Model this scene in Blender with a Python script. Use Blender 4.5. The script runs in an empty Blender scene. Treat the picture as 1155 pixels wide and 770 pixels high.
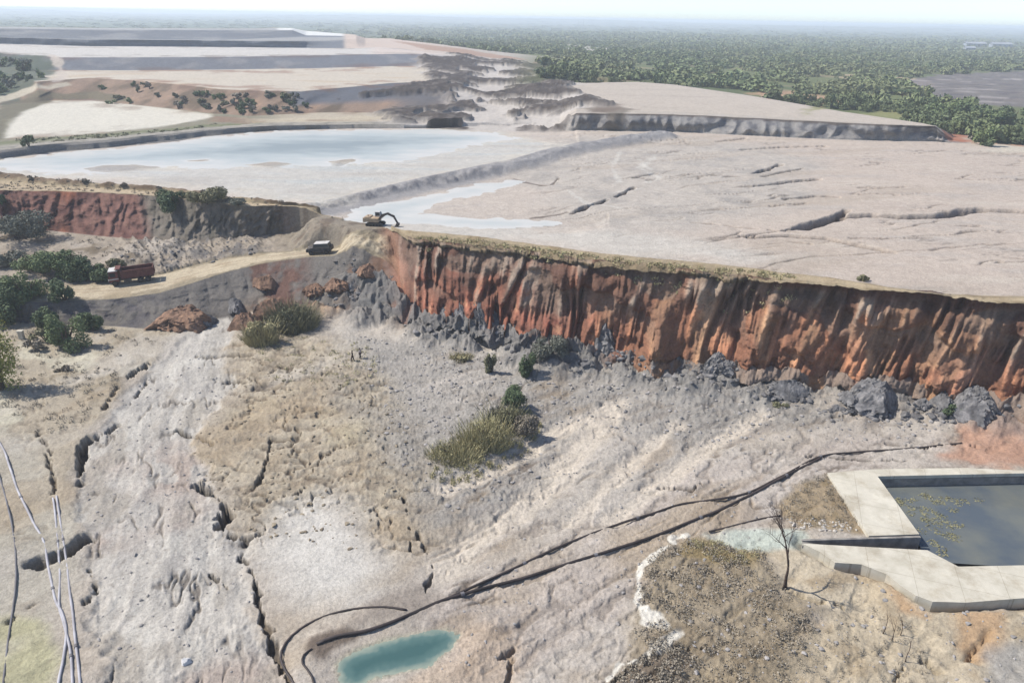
import bpy, bmesh, math, random
import numpy as np
from mathutils import Vector, Matrix

random.seed(7)
RNG = np.random.default_rng(11)
scn = bpy.context.scene
COL = scn.collection
rad = math.radians

# ------------------------------------------------------------------ camera frame (drone at 45 m)
H, FPX, PITCH, ROLL = 45.0, 825.0, rad(23.9), math.atan(22 / 1155)
CP, SP, CR, SR = math.cos(PITCH), math.sin(PITCH), math.cos(ROLL), math.sin(ROLL)

def ray(u, v):
    """survey sight line of a point of the photograph: azimuth and slope (rise per metre)"""
    a, b = (u - 577.5) / FPX, (385 - v) / FPX
    a2, b2 = a * CR - b * SR, a * SR + b * CR
    x, y, z = a2, CP + b2 * SP, -SP + b2 * CP
    return math.atan2(x, y), z / math.hypot(x, y)

# ------------------------------------------------------------------ noise
_GT = np.arange(1024) * (2 * np.pi / 1024)
_GX, _GY = np.cos(_GT).astype(np.float32), np.sin(_GT).astype(np.float32)
def _h(ix, iy, seed):
    h = ix * np.uint32(374761393) + iy * np.uint32(668265263) + np.uint32((seed * 2246822519) & 0xffffffff)
    h = (h ^ (h >> np.uint32(13))) * np.uint32(1274126177)
    return (h ^ (h >> np.uint32(16))) >> np.uint32(22)

def vnoise(x, y, seed=0):
    """gradient noise, about -1..1"""
    x, y = np.broadcast_arrays(np.asarray(x, np.float32), np.asarray(y, np.float32))
    fx, fy = np.floor(x), np.floor(y)
    ix, iy = fx.astype(np.int32).view(np.uint32), fy.astype(np.int32).view(np.uint32)
    tx, ty = x - fx, y - fy
    one = np.uint32(1); ux, uy = tx - 1, ty - 1
    h = _h(ix, iy, seed); a = _GX[h] * tx + _GY[h] * ty
    h = _h(ix + one, iy, seed); b = _GX[h] * ux + _GY[h] * ty
    h = _h(ix, iy + one, seed); c = _GX[h] * tx + _GY[h] * uy
    h = _h(ix + one, iy + one, seed); d = _GX[h] * ux + _GY[h] * uy
    sx, sy = tx * tx * tx * (tx * (tx * 6 - 15) + 10), ty * ty * ty * (ty * (ty * 6 - 15) + 10)
    a += sx * (b - a); c += sx * (d - c)
    return np.float32(1.5) * (a + sy * (c - a))

def fbm(x, y, octv=4, seed=0, gain=0.5, ridged=False):
    s = 0; a = 1.0; f = 1.0; tot = 0
    for i in range(octv):
        n = vnoise(x * f + i * 17.3, y * f - i * 9.1, seed + i * 13)
        if ridged: n = 1 - 2 * np.abs(n)
        s = s + a * n; tot += a; a *= gain; f *= 2.03
    return s / tot

def sstep(a, b, x):
    t = np.clip((x - a) / (b - a), 0, 1)
    return t * t * (3 - 2 * t)

# ------------------------------------------------------------------ break lines of the terrain: (u, v, z) survey points
TH = np.concatenate([np.radians(np.linspace(-56, -38, 70, endpoint=False)), np.radians(np.linspace(-38, 38, 1010)), np.radians(np.linspace(38, 56, 71)[1:])])
NC = len(TH)

def line(pts, z=None):
    th, r, zz = [], [], []
    for p in pts:
        zp = p[2] if z is None else z
        t, s = ray(p[0], p[1])
        if s > -0.0005: s = -0.0005
        th.append(t); r.append((zp - H) / s); zz.append(zp)
    th, r, zz = map(np.array, (th, r, zz))
    o = np.argsort(th)
    return 1 / np.interp(TH, th[o], 1 / r[o]), np.interp(TH, th[o], zz[o])

def uw(u, v=300):
    return ray(u, v)[0]

const = np.ones(NC)
L = {}
L['near'] = (14 * const, -0.4 * const)
L['A'] = line([(-700, 340, 0), (-300, 362, 0), (0, 362, 0), (60, 366, 0), (130, 368, 0), (180, 372, 0), (215, 364, .2), (250, 357, .2), (290, 352, .4), (330, 352, .6), (370, 352, .8),
               (400, 353, .8), (440, 360, .6), (480, 374, .3), (540, 387, .1), (600, 399, 0), (660, 407, 0), (720, 417, 0), (780, 427, 0), (840, 434, 0), (900, 438, 0), (960, 442, 0),
               (1020, 448, 0), (1080, 460, 0), (1130, 472, 0), (1155, 478, 0), (1400, 545, 0), (1800, 660, 0)])
L['B'] = line([(-700, 330, 3), (-300, 342, 3), (0, 341, 3), (60, 340, 3), (130, 337, 3.2), (180, 330, 3.6), (220, 318, 4.3), (260, 305, 5.2), (300, 296, 6), (350, 289, 7), (400, 287, 7.8), (440, 290, 8.2), (480, 300, 8), (600, 330, 6), (1155, 420, 5), (1800, 600, 5)])
L['C2'] = line([(-700, 310, 3.1), (-300, 320, 3.1), (0, 322, 3.1), (60, 322, 3.1), (130, 317, 3.3), (180, 309, 3.7), (220, 298, 4.4), (260, 290, 5.3), (300, 285, 6.1), (350, 281, 7.1), (400, 279, 7.9), (440, 277, 8.4), (480, 290, 9), (600, 315, 8), (1155, 400, 7), (1800, 580, 7)])
L['F'] = line([(-700, 250, 5), (-300, 255, 5), (0, 257, 5), (60, 260, 5), (130, 268, 5), (180, 271, 5), (220, 273, 5.2), (260, 271, 5.8), (300, 266, 6.5), (340, 261, 7.6), (380, 261, 8.6), (420, 266, 9), (440, 268, 9.4), (480, 280, 10), (600, 300, 10), (1155, 370, 10), (1800, 540, 10)])
L['C'] = line([(-700, 195, 11.8), (-300, 205, 11.8), (0, 214, 11.8), (60, 215, 11.8), (120, 217.5, 11.8), (180, 221, 11.9), (220, 226, 12), (260, 231, 12.1), (300, 236, 12.2), (350, 244, 12.2), (380, 250, 12.1), (410, 262, 11.6), (440, 268, 11.9), (470, 271, 12.6),
               (500, 275, 13.1), (540, 279, 13.4), (600, 286, 13.6), (660, 294, 13.8), (720, 301, 14), (780, 306, 14), (840, 313, 14), (880, 319, 14), (920, 322, 14), (960, 326, 14), (1000, 331, 14), (1060, 338, 14),
               (1100, 341, 14), (1155, 343, 14), (1400, 372, 14), (1800, 440, 14)])
L['D'] = line([(-700, 176, 12.2), (-300, 185, 12.2), (0, 197, 12.3), (60, 205, 12.3), (120, 209, 12.3), (180, 213.5, 12.3), (220, 218, 12.3), (260, 223, 12.4), (300, 228, 12.4), (350, 237, 12.3), (380, 244, 12.1), (420, 252.5, 11.9), (440, 257, 12.2), (460, 260, 12.8),
               (500, 263, 13.3), (540, 267, 13.6), (600, 275, 13.8), (660, 283, 14), (720, 290, 14.2), (780, 295, 14.2), (840, 301, 14.2), (880, 307, 14.2), (920, 311, 14.2), (960, 317, 14.2), (1000, 324, 14.2), (1060, 332, 14.2),
               (1100, 335, 14.2), (1155, 336, 14.2), (1400, 362, 14.2), (1800, 425, 14.2)])
zp1 = np.interp(TH, [uw(0), uw(400), uw(600), uw(800), uw(1155)], [10.8, 10.9, 11.6, 13.0, 13.6])
L['E'] = (L['D'][0] + 3.0, zp1)
L['S1f'] = line([(-700, 210, 10.9), (-300, 200, 10.9), (0, 180, 10.9), (60, 172, 10.9), (130, 166, 10.9), (200, 159, 10.9), (230, 154, 10.9), (310, 147.5, 10.9), (400, 144.5, 11), (480, 144.5, 11), (540, 143, 11.2), (600, 142, 11.6), (640, 146.5, 12),
                 (700, 147.5, 12.4), (760, 148.5, 12.7), (820, 151.5, 12.9), (880, 154.5, 13), (950, 157.5, 13), (1000, 158.5, 13), (1055, 159.5, 13), (1075, 161, 13), (1100, 162, 12.8), (1155, 166, 12.4), (1400, 185, 12), (1800, 220, 12)])
L['S1t'] = line([(-700, 196, 12.6), (-300, 186, 12.6), (0, 169.5, 12.6), (60, 162.5, 12.6), (130, 157, 12.6), (200, 150, 12.5), (230, 146.5, 12.4), (310, 142, 12.2), (400, 140.5, 12.1), (480, 140.5, 12.1), (540, 138, 12.2), (600, 137, 12.6), (632, 134, 14),
                 (650, 128, 17.3), (700, 128, 17.6), (760, 129, 17.6), (820, 131.5, 17.6), (880, 134.5, 17.6), (950, 138, 17.6), (1000, 140.5, 17.6), (1055, 143.5, 17.4), (1075, 157, 13.2), (1100, 160, 12.8), (1155, 164, 12.4), (1400, 183, 12), (1800, 218, 12)])
L['DK'] = line([(-700, 184, 11.3), (-300, 174, 11.3), (0, 160, 11.3), (60, 155, 11.3), (130, 150, 11.3), (200, 143.5, 11.4), (230, 140, 11.6), (310, 137, 12.2), (400, 136.5, 12.3), (480, 137, 12.4), (540, 135, 12.6), (600, 131, 13.6), (632, 128, 15),
                (650, 125, 17.4), (700, 125, 17.7), (760, 126, 17.7), (820, 129, 17.7), (880, 132.5, 17.7), (950, 136.5, 17.7), (1000, 139.6, 17.7), (1055, 142.9, 17.4), (1075, 155, 13.2), (1100, 158, 12.8), (1155, 162, 12.4), (1400, 181, 12), (1800, 216, 12)])
L['S3f'] = line([(-700, 120, 12), (-300, 112, 12), (0, 118, 12), (40, 115, 12), (60, 113, 12), (100, 113, 12), (150, 118, 12), (200, 123, 12), (240, 128, 12), (280, 131, 12.2), (320, 129, 12.6), (360, 127, 13), (420, 127, 13), (480, 128, 13), (520, 124, 13.5), (560, 114, 14.5),
                 (600, 101, 17), (640, 94, 17.8), (720, 92.5, 17.8), (760, 95.5, 17.8), (850, 108.5, 17.8), (950, 126, 17.8), (1040, 139, 17.8), (1056, 142.5, 17.4), (1075, 152, 13.2), (1100, 154, 12.8), (1155, 157, 12.4), (1400, 176, 12), (1800, 210, 12)])
s3t = line([(-700, 84, 17), (-300, 76, 17), (0, 80, 18), (40, 92, 18), (70, 90, 18), (100, 87.5, 18.5), (150, 90.5, 18.7), (200, 95, 18.8), (250, 100.5, 18.8), (300, 102.5, 18.8), (340, 103, 18.6), (360, 101, 18.6), (400, 97.5, 18.6), (440, 93.5, 18.6), (480, 92, 18.6), (515, 95, 18), (540, 100, 16.5),
            (575, 98, 16.6), (600, 92, 17.6), (640, 80, 17), (700, 80, 16), (1155, 80, 10), (1800, 100, 10)])
w = sstep(uw(600), uw(650), TH)
L['S3t'] = (s3t[0] * (1 - w) + (L['S3f'][0] + 9) * w, s3t[1] * (1 - w) + w * np.interp(TH, [uw(650), uw(760), uw(900), uw(1056), uw(1155)], [17, 14, 12.5, 12.5, 12]))
s4f = line([(-700, 76, 18), (-300, 69, 18.5), (0, 74, 18.6), (40, 79, 18.8), (80, 79.5, 19), (150, 79.5, 19), (250, 78.5, 19), (350, 77, 19), (450, 74.5, 19), (500, 74, 19), (540, 78, 18), (575, 80, 17.6), (600, 80, 17.4), (650, 84, 17)])
w = sstep(uw(560), uw(640), TH)
L['S4f'] = (s4f[0] * (1 - w) + (L['S3t'][0] + 60) * w, s4f[1] * (1 - w) + w * np.interp(TH, [uw(650), uw(800), uw(1155)], [16, 12, 11]))
s4t = line([(-700, 62, 24), (-300, 58, 24), (0, 60, 24), (70, 64.5, 24), (150, 64.5, 24), (250, 64, 24), (350, 62.5, 24), (450, 60.5, 24), (478, 61, 24), (510, 62, 23), (540, 68, 19.5), (580, 71, 18.5), (650, 80, 17)])
L['S4t'] = (s4t[0] * (1 - w) + (L['S4f'][0] + 25) * w, s4t[1] * (1 - w) + w * L['S4f'][1])
s5f = line([(-700, 43, 24.3), (-300, 44, 24.3), (0, 49.5, 24.3), (100, 52, 24.3), (250, 53, 24.3), (340, 54, 24.3), (405, 54.5, 24.3), (425, 53, 24.3), (450, 53.5, 24), (520, 60, 22), (600, 68, 18)])
w = sstep(uw(430), uw(560), TH)
def blend(a, prev, dr, zr):
    return (a[0] * (1 - w) + np.maximum(prev[0] + dr, a[0] * .98) * w, a[1] * (1 - w) + w * zr)
zfar = np.interp(TH, [uw(520), uw(700), uw(1155)], [20, 12, 9.5])
L['S5f'] = blend(s5f, L['S4t'], 60, np.minimum(zfar, L['S4t'][1]))
s5m = line([(-700, 36, 28), (-300, 39, 28), (0, 45, 28), (100, 47, 28), (250, 47.5, 28), (340, 47, 28), (402, 44.5, 28.4), (412, 49, 25.5), (440, 50, 24), (520, 58, 21), (600, 66, 18)])
L['S5m'] = blend(s5m, L['S5f'], 12, L['S5f'][1])
s5n = line([(-700, 34, 28), (-300, 37, 28), (0, 42.5, 28), (100, 44.3, 28), (250, 45, 28), (340, 41.5, 28.4), (402, 41.8, 28.5), (412, 46.5, 25.5), (440, 47, 24), (520, 56, 21), (600, 64, 18)])
L['S5n'] = blend(s5n, L['S5m'], 30, L['S5f'][1] - .3)
s5t = line([(-700, 24, 33), (-300, 27, 33), (0, 32, 33), (100, 33.5, 33), (250, 34, 33), (330, 34, 32.5), (345, 40, 28.6), (402, 41, 28.6), (412, 45, 25.3), (440, 45, 23.8), (520, 54, 20.5), (600, 62, 18)])
L['S5t'] = blend(s5t, L['S5n'], 14, L['S5f'][1] - .5)
s5b = line([(-700, 22, 33), (-300, 25, 33), (0, 30, 33), (100, 31.5, 33), (250, 32, 33), (330, 31.5, 32.5), (345, 34.5, 28.7), (400, 39, 28.7), (412, 43, 25.2), (440, 43.5, 23.5), (520, 52, 20), (600, 60, 17.5)])
L['S5b'] = blend(s5b, L['S5t'], 60, L['S5f'][1] - 1)
L['P1'] = (L['S5b'][0] + 60, np.minimum(L['S5b'][1], np.interp(TH, [uw(0), uw(430), uw(600), uw(1155)], [14, 14, 14, 8.5])))
L['P2'] = (np.maximum(1500, L['P1'][0] + 300), 6 * const)
L['P3'] = (4000 * const, 4 * const)
L['P4'] = (16000 * const, 2 * const)

# the scarp right of the ramp: its intermediate lines run between foot and lip
w = sstep(uw(425), uw(480), TH)
for key, fr, fz in (('B', .34, .22), ('C2', .58, .50), ('F', .80, .80)):
    rl, zl = L[key]
    L[key] = (rl * (1 - w) + w * (L['A'][0] + fr * (L['C'][0] - L['A'][0])), zl * (1 - w) + w * (L['A'][1] + fz * (L['C'][1] - L['A'][1])))

ORDER = ['near', 'A', 'B', 'C2', 'F', 'C', 'D', 'E', 'S1f', 'S1t', 'DK', 'S3f', 'S3t', 'S4f', 'S4t', 'S5f', 'S5m', 'S5n', 'S5t', 'S5b', 'P1', 'P2', 'P3', 'P4']
NROW = [560, 50, 46, 60, 64, 22, 8, 250, 26, 8, 40, 36, 34, 16, 16, 10, 5, 12, 5, 5, 14, 14, 10]
KR = np.array([L[k][0] for k in ORDER]); KZ = np.array([L[k][1] for k in ORDER])
for i in range(1, len(ORDER)):
    KR[i] = np.maximum(KR[i], KR[i - 1] + 0.3)

def W(u, v):
    """where a sight line meets the (still smooth) terrain: world x, y, z"""
    t, s = ray(u, v)
    j = np.searchsorted(TH, t); j = min(max(j, 1), NC - 1)
    f = (t - TH[j - 1]) / (TH[j] - TH[j - 1])
    kr = KR[:, j - 1] * (1 - f) + KR[:, j] * f
    kz = KZ[:, j - 1] * (1 - f) + KZ[:, j] * f
    g = kz - (H + s * kr)
    for i in range(len(kr) - 1):
        if g[i] < 0 <= g[i + 1]:
            q = g[i] / (g[i] - g[i + 1])
            r = kr[i] + q * (kr[i + 1] - kr[i]); break
    else:
        r = 12000
    return r * math.sin(t), r * math.cos(t), float(np.interp(r, kr, kz))

def WZ(u, v, z):
    t, s = ray(u, v); r = (z - H) / s
    return r * math.sin(t), r * math.cos(t), z

# ------------------------------------------------------------------ grid
Rg, Zg, Sg = [], [], []
for i, n in enumerate(NROW):
    t = (np.arange(n + (i == len(NROW) - 1)) / n)[:, None]
    r0, r1, z0, z1 = KR[i][None], KR[i + 1][None], KZ[i][None], KZ[i + 1][None]
    if ORDER[i] in ('near', 'E', 'DK', 'S3t', 'S4t', 'S5b', 'P1', 'P2', 'P3', 'S1t'):
        r = 1 / (1 / r0 * (1 - t) + 1 / r1 * t)
        if i == 0:
            d0, d1 = np.arctan2(H, r0), np.arctan2(H, r1)
            r = H / np.tan(d0 * (1 - t) + d1 * t)
    else:
        r = r0 * (1 - t) + r1 * t
    Rg.append(r); Zg.append(z0 + (z1 - z0) * (r - r0) / (r1 - r0)); Sg.append(i + t + 0 * r0)
Rg, Zg, Sg = np.concatenate(Rg), np.concatenate(Zg), np.concatenate(Sg)
NR = Rg.shape[0]
THg = np.broadcast_to(TH[None], Rg.shape)
SN, CN = np.sin(TH)[None], np.cos(TH)[None]
X0 = (Rg * SN).astype(np.float32); Y0 = (Rg * CN).astype(np.float32)
seg = lambda k: (Sg >= ORDER.index(k)) & (Sg < ORDER.index(k) + 1)

# ---- masks on the ground, given as outlines
def sdf(pts, margin=12.0, closed=True, world=False):
    """signed distance in metres (negative inside) on the grid; +margin far away"""
    P = np.array([(p[0], p[1]) if world else W(p[0], p[1])[:2] for p in pts], np.float32)
    lo, hi = P.min(0) - margin, P.max(0) + margin
    sel = (X0 > lo[0]) & (X0 < hi[0]) & (Y0 > lo[1]) & (Y0 < hi[1])
    x, y = X0[sel], Y0[sel]
    d2 = np.full(x.shape, 1e12, np.float32); ins = np.zeros(x.shape, bool); tp = np.zeros(x.shape, np.float32)
    n = len(P)
    for i in range(n if closed else n - 1):
        a, b = P[i], P[(i + 1) % n]
        e = b - a; wx, wy = x - a[0], y - a[1]
        q = np.clip((wx * e[0] + wy * e[1]) / max(float(e @ e), 1e-9), 0, 1)
        dd = (wx - e[0] * q) ** 2 + (wy - e[1] * q) ** 2
        up = dd < d2
        d2 = np.where(up, dd, d2); tp = np.where(up, (i + q) / n, tp)
        if closed:
            c = (a[1] > y) != (b[1] > y)
            if e[1] != 0: ins ^= c & (x < e[0] * (y - a[1]) / e[1] + a[0])
    d = np.sqrt(d2)
    if closed: d = np.where(ins, -d, d)
    out = np.full(X0.shape, margin, np.float32); out[sel] = d
    return out

def lin(c):
    c = np.array(c, float) / 255
    return np.where(c <= .04045, c / 12.92, ((c + .055) / 1.055) ** 2.4)
KAL = 0.62
def A(*c): return (lin(c) * KAL).astype(np.float32)

Rg, Zg, Sg, THg = (q.astype(np.float32) for q in (Rg, Zg, Sg, THg))
Z = Zg.copy()
DR = np.zeros_like(Z)            # radial offset (overhanging gullies)
ALB = np.empty(Z.shape + (3,), np.float32)
ROUGH = np.full(Z.shape, .95, np.float32)

# shared noise fields
n40 = fbm(X0 / 40, Y0 / 40, 3, 1)
n12 = fbm(X0 / 12, Y0 / 12, 4, 2)
n4 = fbm(X0 / 4, Y0 / 4, 4, 3)
n1 = fbm(X0 / 1.1, Y0 / 1.1, 3, 4)
nfar = fbm(X0 / 160, Y0 / 160, 4, 5)

def paint(m, c, k=1.0):
    """lay a soil colour over the ground where m > 0"""
    m = np.asarray(m, np.float32)
    s = np.flatnonzero(m.ravel() > .002)
    w = (np.minimum(m.ravel()[s], 1) * np.float32(k))[:, None]
    al = ALB.reshape(-1, 3)
    al[s] += w * (np.asarray(c, np.float32) - al[s])

def area(pts, soft=1.0, rag=1.0, nz=None, margin=14):
    d = sdf(pts, margin)
    nz = n4 if nz is None else nz
    dd = np.where(d < margin * .98, d + rag * nz * 2, margin)
    return 1 - sstep(-soft, soft, dd), d
# ------------------------------------------------------------------ base colours, zone by zone
iA, iB, iC, iD = ORDER.index('A'), ORDER.index('B'), ORDER.index('C'), ORDER.index('D')
FLOOR = Sg < iA
rA = L['A'][0][None]
ALB[:] = A(196, 187, 178)
paint(sstep(-.2, .6, n12), A(184, 171, 155), .55)
paint(sstep(0, .5, n40), A(204, 198, 192), .6)

# -- relief common to the valley floor
fl = sstep(0, 6, rA - Rg) * FLOOR
Z += fl * (n40 * .5 + n12 * .3 + n4 * .10)

# flow coordinate: mud ran out of the breach towards the lower left
def flow(u0, v0, u1, v1):
    a, b = W(u0, v0), W(u1, v1); d = np.array([b[0] - a[0], b[1] - a[1]]); d /= np.linalg.norm(d)
    return X0 * d[0] + Y0 * d[1], -X0 * d[1] + Y0 * d[0]
fa, fb = flow(900, 480, 430, 700)
strk = fbm(fa / 26 + n12 * .35, fb / 2.6 + n40, 4, 21)
ca, cb = flow(240, 370, 180, 760)
strc = fbm(ca / 14 + n12 * .4, cb / 1.8 + n12, 4, 22)

# -- grey stony fan under the scarp
m, d = area([(380, 375), (470, 385), (560, 405), (680, 420), (800, 440), (900, 452), (960, 470), (880, 490), (780, 500), (660, 480), (600, 520), (620, 570), (520, 620), (470, 590), (430, 520), (380, 450)], 2.5, 1.6, n12)
paint(m, A(172, 168, 164), .85)
fan = m
# -- pinkish grey flow between the fan and the pipes
m, d = area([(1060, 490), (900, 500), (780, 530), (650, 600), (520, 660), (480, 690), (520, 770), (720, 770), (720, 680), (790, 620), (900, 560), (960, 530), (1100, 525)], 2, 1.4, n12)
paint(m, A(199, 188, 181), .7)
pink = m
sm = sstep(uw(430), uw(520), THg) * FLOOR
paint(sstep(.05, .4, strk) * sm * sstep(-.5, .3, n12 + n40), A(219, 210, 202), .6)
paint(sstep(.05, .4, -strk) * sm * sstep(-.4, .3, n12 - n40), A(156, 146, 139), .55)
Z += sm * fl * strk * .10
# -- tan broken ground left of the fan
m, d = area([(258, 375), (300, 372), (345, 380), (400, 392), (430, 430), (450, 500), (480, 560), (500, 610), (440, 620), (380, 560), (330, 580), (265, 600), (250, 545), (220, 530), (215, 500), (240, 470), (262, 440), (255, 400)], 4, 2.2, n12 + .5 * n4)
paint(m, A(192, 179, 157), .75)
paint(m * sstep(.0, .4, n4 + n1 * .5), A(164, 149, 128), .7)
paint(m * sstep(.1, .5, n12), A(202, 190, 162), .6)
tan_ = m
crk = fbm(X0 / 5.5 + n4 * .5, Y0 / 3.0, 4, 31, ridged=True)
Z -= (m * .5 + .04 * fl) * sstep(.35, .8, crk) * .4
paint((m * .8 + .25 * fl) * sstep(.5, .8, crk), A(140, 127, 112), .55)
Z += m * n1 * .06 + m * n4 * .18
# -- left bank (tan soil under scrub)
m, d = area([(-400, 360), (0, 360), (130, 366), (200, 372), (185, 400), (150, 425), (125, 460), (95, 500), (85, 560), (70, 640), (20, 640), (-400, 640)], 1.2, 1.0)
paint(m, A(184, 172, 152), .8)
paint(m * sstep(-.05, .4, n12 + n4 * .4), A(156, 143, 122), .8)
paint(m * sstep(.15, .5, n12 - n4 * .4), A(206, 200, 190), .7)
Z += m * (.15 + n4 * .22 + n1 * .06)
leftbank = m
m, d = area([(-400, 640), (-400, 470), (0, 480), (40, 500), (70, 560), (85, 640), (60, 700), (65, 790), (60, 900), (-400, 900)], 2, 1.4)
paint(m, A(192, 186, 174), .8)
paint(m * sstep(.1, .5, n4), A(170, 160, 146), .7)
m, d = area([(-60, 700), (40, 690), (56, 730), (56, 800), (-60, 830)], 1.0, 1.0)
paint(m, A(186, 182, 146), .8); Z += m * n1 * .15
for pts in ([(-60, 400), (0, 414), (14, 446), (24, 474), (10, 482), (-60, 470)], [(66, 396), (84, 402), (106, 396), (112, 412), (92, 420), (72, 414)], [(20, 386), (30, 386), (36, 398), (66, 404), (60, 412), (24, 402)]):
    m, d = area(pts, .7, .8)
    paint(m, A(212, 206, 188), .85)
# smooth pale mud lobe in the middle
m, d = area([(300, 620), (340, 590), (400, 600), (440, 640), (430, 680), (360, 690), (310, 670)], 2.5, 1.2, n12)
paint(m, A(208, 202, 195), .85); smooth_lobe = m

# -- the mud channel
CH = [(238, 354), (190, 398), (152, 428), (128, 462), (100, 498), (90, 540), (95, 600), (103, 650), (96, 700), (108, 770), (112, 900), (335, 900), (322, 770), (292, 700), (284, 650), (262, 605), (250, 562), (222, 540), (213, 500), (240, 470), (262, 442), (255, 402), (262, 372), (282, 353)]
d = sdf(CH, 14)
dd = d + n4 * 2.0 + n12 * 1.6 + n1 * .5
chan = np.where(d < 13.5, 1 - sstep(-.6, .6, dd), 0)
paint(chan, A(206, 201, 195), .9)
paint(chan * sstep(.0, .45, strc), A(178, 174, 171), .8)
paint(chan * sstep(.15, .5, n12), A(210, 205, 198), .7)
paint(chan * sstep(.1, .4, -n40 - n12 * .6), A(190, 174, 164), .8)
paint(chan * sstep(.05, .35, fbm(ca / 9 + n4 * .3, cb / 6, 4, 43)), A(176, 168, 158), .7)
paint(chan * sstep(.15, .4, fbm(ca / 7, cb / 3 + n4 * .3, 3, 44)), A(214, 210, 204), .7)
Z -= chan * (.32 - .2 * sstep(0, -6, dd))
Z += chan * (strc * .22 + n1 * .07)
rub = chan * sstep(-.1, .5, fbm(X0 / 9, Y0 / 9, 2, 41))
Z += rub * np.maximum(0, fbm(X0 / .8, Y0 / .8, 3, 42)) * .35
cut = fbm(X0 / 8, Y0 / 8, 3, 47) + .25; cutf = fbm(X0 / .6, Y0 / .6, 2, 48)
# undercut banks, sink holes and clefts: narrow, deep, painted dark inside for damp soil and shade
for pts, wd, dp in (([(168, 412), (150, 424), (132, 440), (118, 460)], .8, 1.6), ([(132, 478), (118, 488), (100, 494), (92, 504), (90, 525), (89, 545)], .75, 1.8), ([(165, 430), (155, 442), (147, 455)], .5, .9),
                    ([(220, 543), (232, 551), (246, 561), (256, 571), (258, 584), (250, 590)], .95, 2.4), ([(200, 484), (218, 490), (240, 500)], .6, 1.0), ([(40, 634), (58, 630), (78, 620), (94, 606)], 1.0, 2.2),
                    ([(10, 700), (22, 690), (36, 682)], .5, 1.0), ([(222, 402), (255, 402), (285, 400)], .55, .9), ([(255, 428), (275, 430)], .6, .8), ([(255, 395), (240, 394)], .4, .7),
                    ([(268, 625), (280, 635), (286, 650), (290, 670), (296, 700), (310, 730), (325, 765)], .5, .8), ([(230, 640), (245, 652), (256, 660)], .5, 1.0),
                    ([(300, 560), (330, 556), (345, 548)], .45, .8), ([(258, 602), (280, 606), (300, 600)], .4, .7), ([(290, 545), (300, 520), (305, 492)], .4, .7), ([(455, 560), (462, 590), (463, 620)], .35, .5),
                    ([(470, 600), (490, 640), (480, 665)], .5, .6), ([(100, 640), (108, 665), (95, 680)], .6, 1.0), ([(60, 520), (52, 500), (40, 485)], .4, .6), ([(62, 556), (60, 535), (52, 512)], .45, .7),
                    ([(940, 470), (1000, 463), (1060, 470)], .5, .5), ([(1000, 500), (1040, 505), (1070, 500), (1100, 503)], .6, .9), ([(910, 515), (960, 520), (1020, 522)], .5, .7), ([(745, 548), (780, 552), (792, 546)], .4, .7),
                    ([(940, 640), (960, 642), (985, 648)], .5, .8), ([(905, 628), (938, 637), (972, 640), (1000, 651), (1030, 674), (1060, 685), (1155, 682), (1300, 682)], .55, .9), ([(1090, 745), (1110, 720), (1155, 690)], .6, .9), ([(885, 666), (915, 678), (950, 684)], .5, .8),  # dead tree's cast shadow and the deck edge's are painted here as dark lines
                    ([(690, 770), (730, 745), (760, 735), (800, 735)], .5, .7), ([(1040, 742), (1060, 752)], .5, .7), ([(1010, 765), (1018, 752)], .4, .6), ([(560, 745), (580, 735), (572, 770)], .6, .6)):
    d = sdf(pts, 6, False)
    dd = d + n1 * .45 + n4 * .5 + cutf * .25
    wv = wd * (.05 + .42 * sstep(-.15, .4, cut)) * (1.6 if dp > 2.1 else 1)
    k = np.where(d < 5.9, 1 - sstep(wv * .7, wv * 1.0 + .05, dd), 0)
    Z -= k * dp * .8
    paint(k, A(70, 62, 56), .9)
# small dark gullies draining sideways over the middle ground
g = fbm(fa / 9 + n4 * .6, fb / 4.5, 4, 51, ridged=True) * sm * fl
k = sstep(.55, .8, g)
Z -= k * .18; paint(k, A(138, 128, 120), .5)

def veins(x, y, seed, wd):
    return 1 - sstep(0, wd, np.abs(fbm(x, y, 4, seed)))
brk1 = sstep(-.05, .35, fbm(X0 / 7, Y0 / 7, 3, 54))
v = veins(fa / 16 + n12 * .2, fb / 6, 55, .05) * brk1 * sm * fl
paint(v, A(108, 94, 82), .75); Z -= v * .2
v = veins(X0 / 6.5 + n4 * .35, Y0 / 5.0, 56, .065) * sstep(-.25, .15, fbm(X0 / 9, Y0 / 9, 3, 57)) * np.clip(tan_ * 1.2 + .4 * leftbank, 0, 1)
paint(v, A(92, 78, 66), .85); Z -= v * .4
v = veins(ca / 12, cb / 3.2 + n4 * .2, 58, .07) * sstep(0, .3, fbm(X0 / 6, Y0 / 6, 3, 59)) * chan
paint(v, A(108, 100, 94), .8); Z -= v * .25
stain = fbm(fa / 30, fb / 12 + n12 * .3, 4, 60)
paint(sstep(.05, .4, stain) * fl * (1 - chan) * (1 - .8 * fan), A(180, 162, 138), .6)
paint(fan * sstep(-.2, .3, stain + n12 * .4), A(160, 157, 154), .6)
paint(sstep(.1, .4, -stain) * fl * (1 - chan) * (1 - .6 * fan), A(208, 201, 193), .5)
paint(sstep(.15, .45, fbm(fa / 12, fb / 5, 4, 67)) * sm * fl, A(160, 142, 120), .5)
m, d = area([(318, 575), (360, 560), (405, 585), (425, 640), (400, 680), (340, 675), (312, 630)], 3, 1.5, n12 + n4 * .4)
paint(m, A(220, 216, 211), .9)
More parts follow.
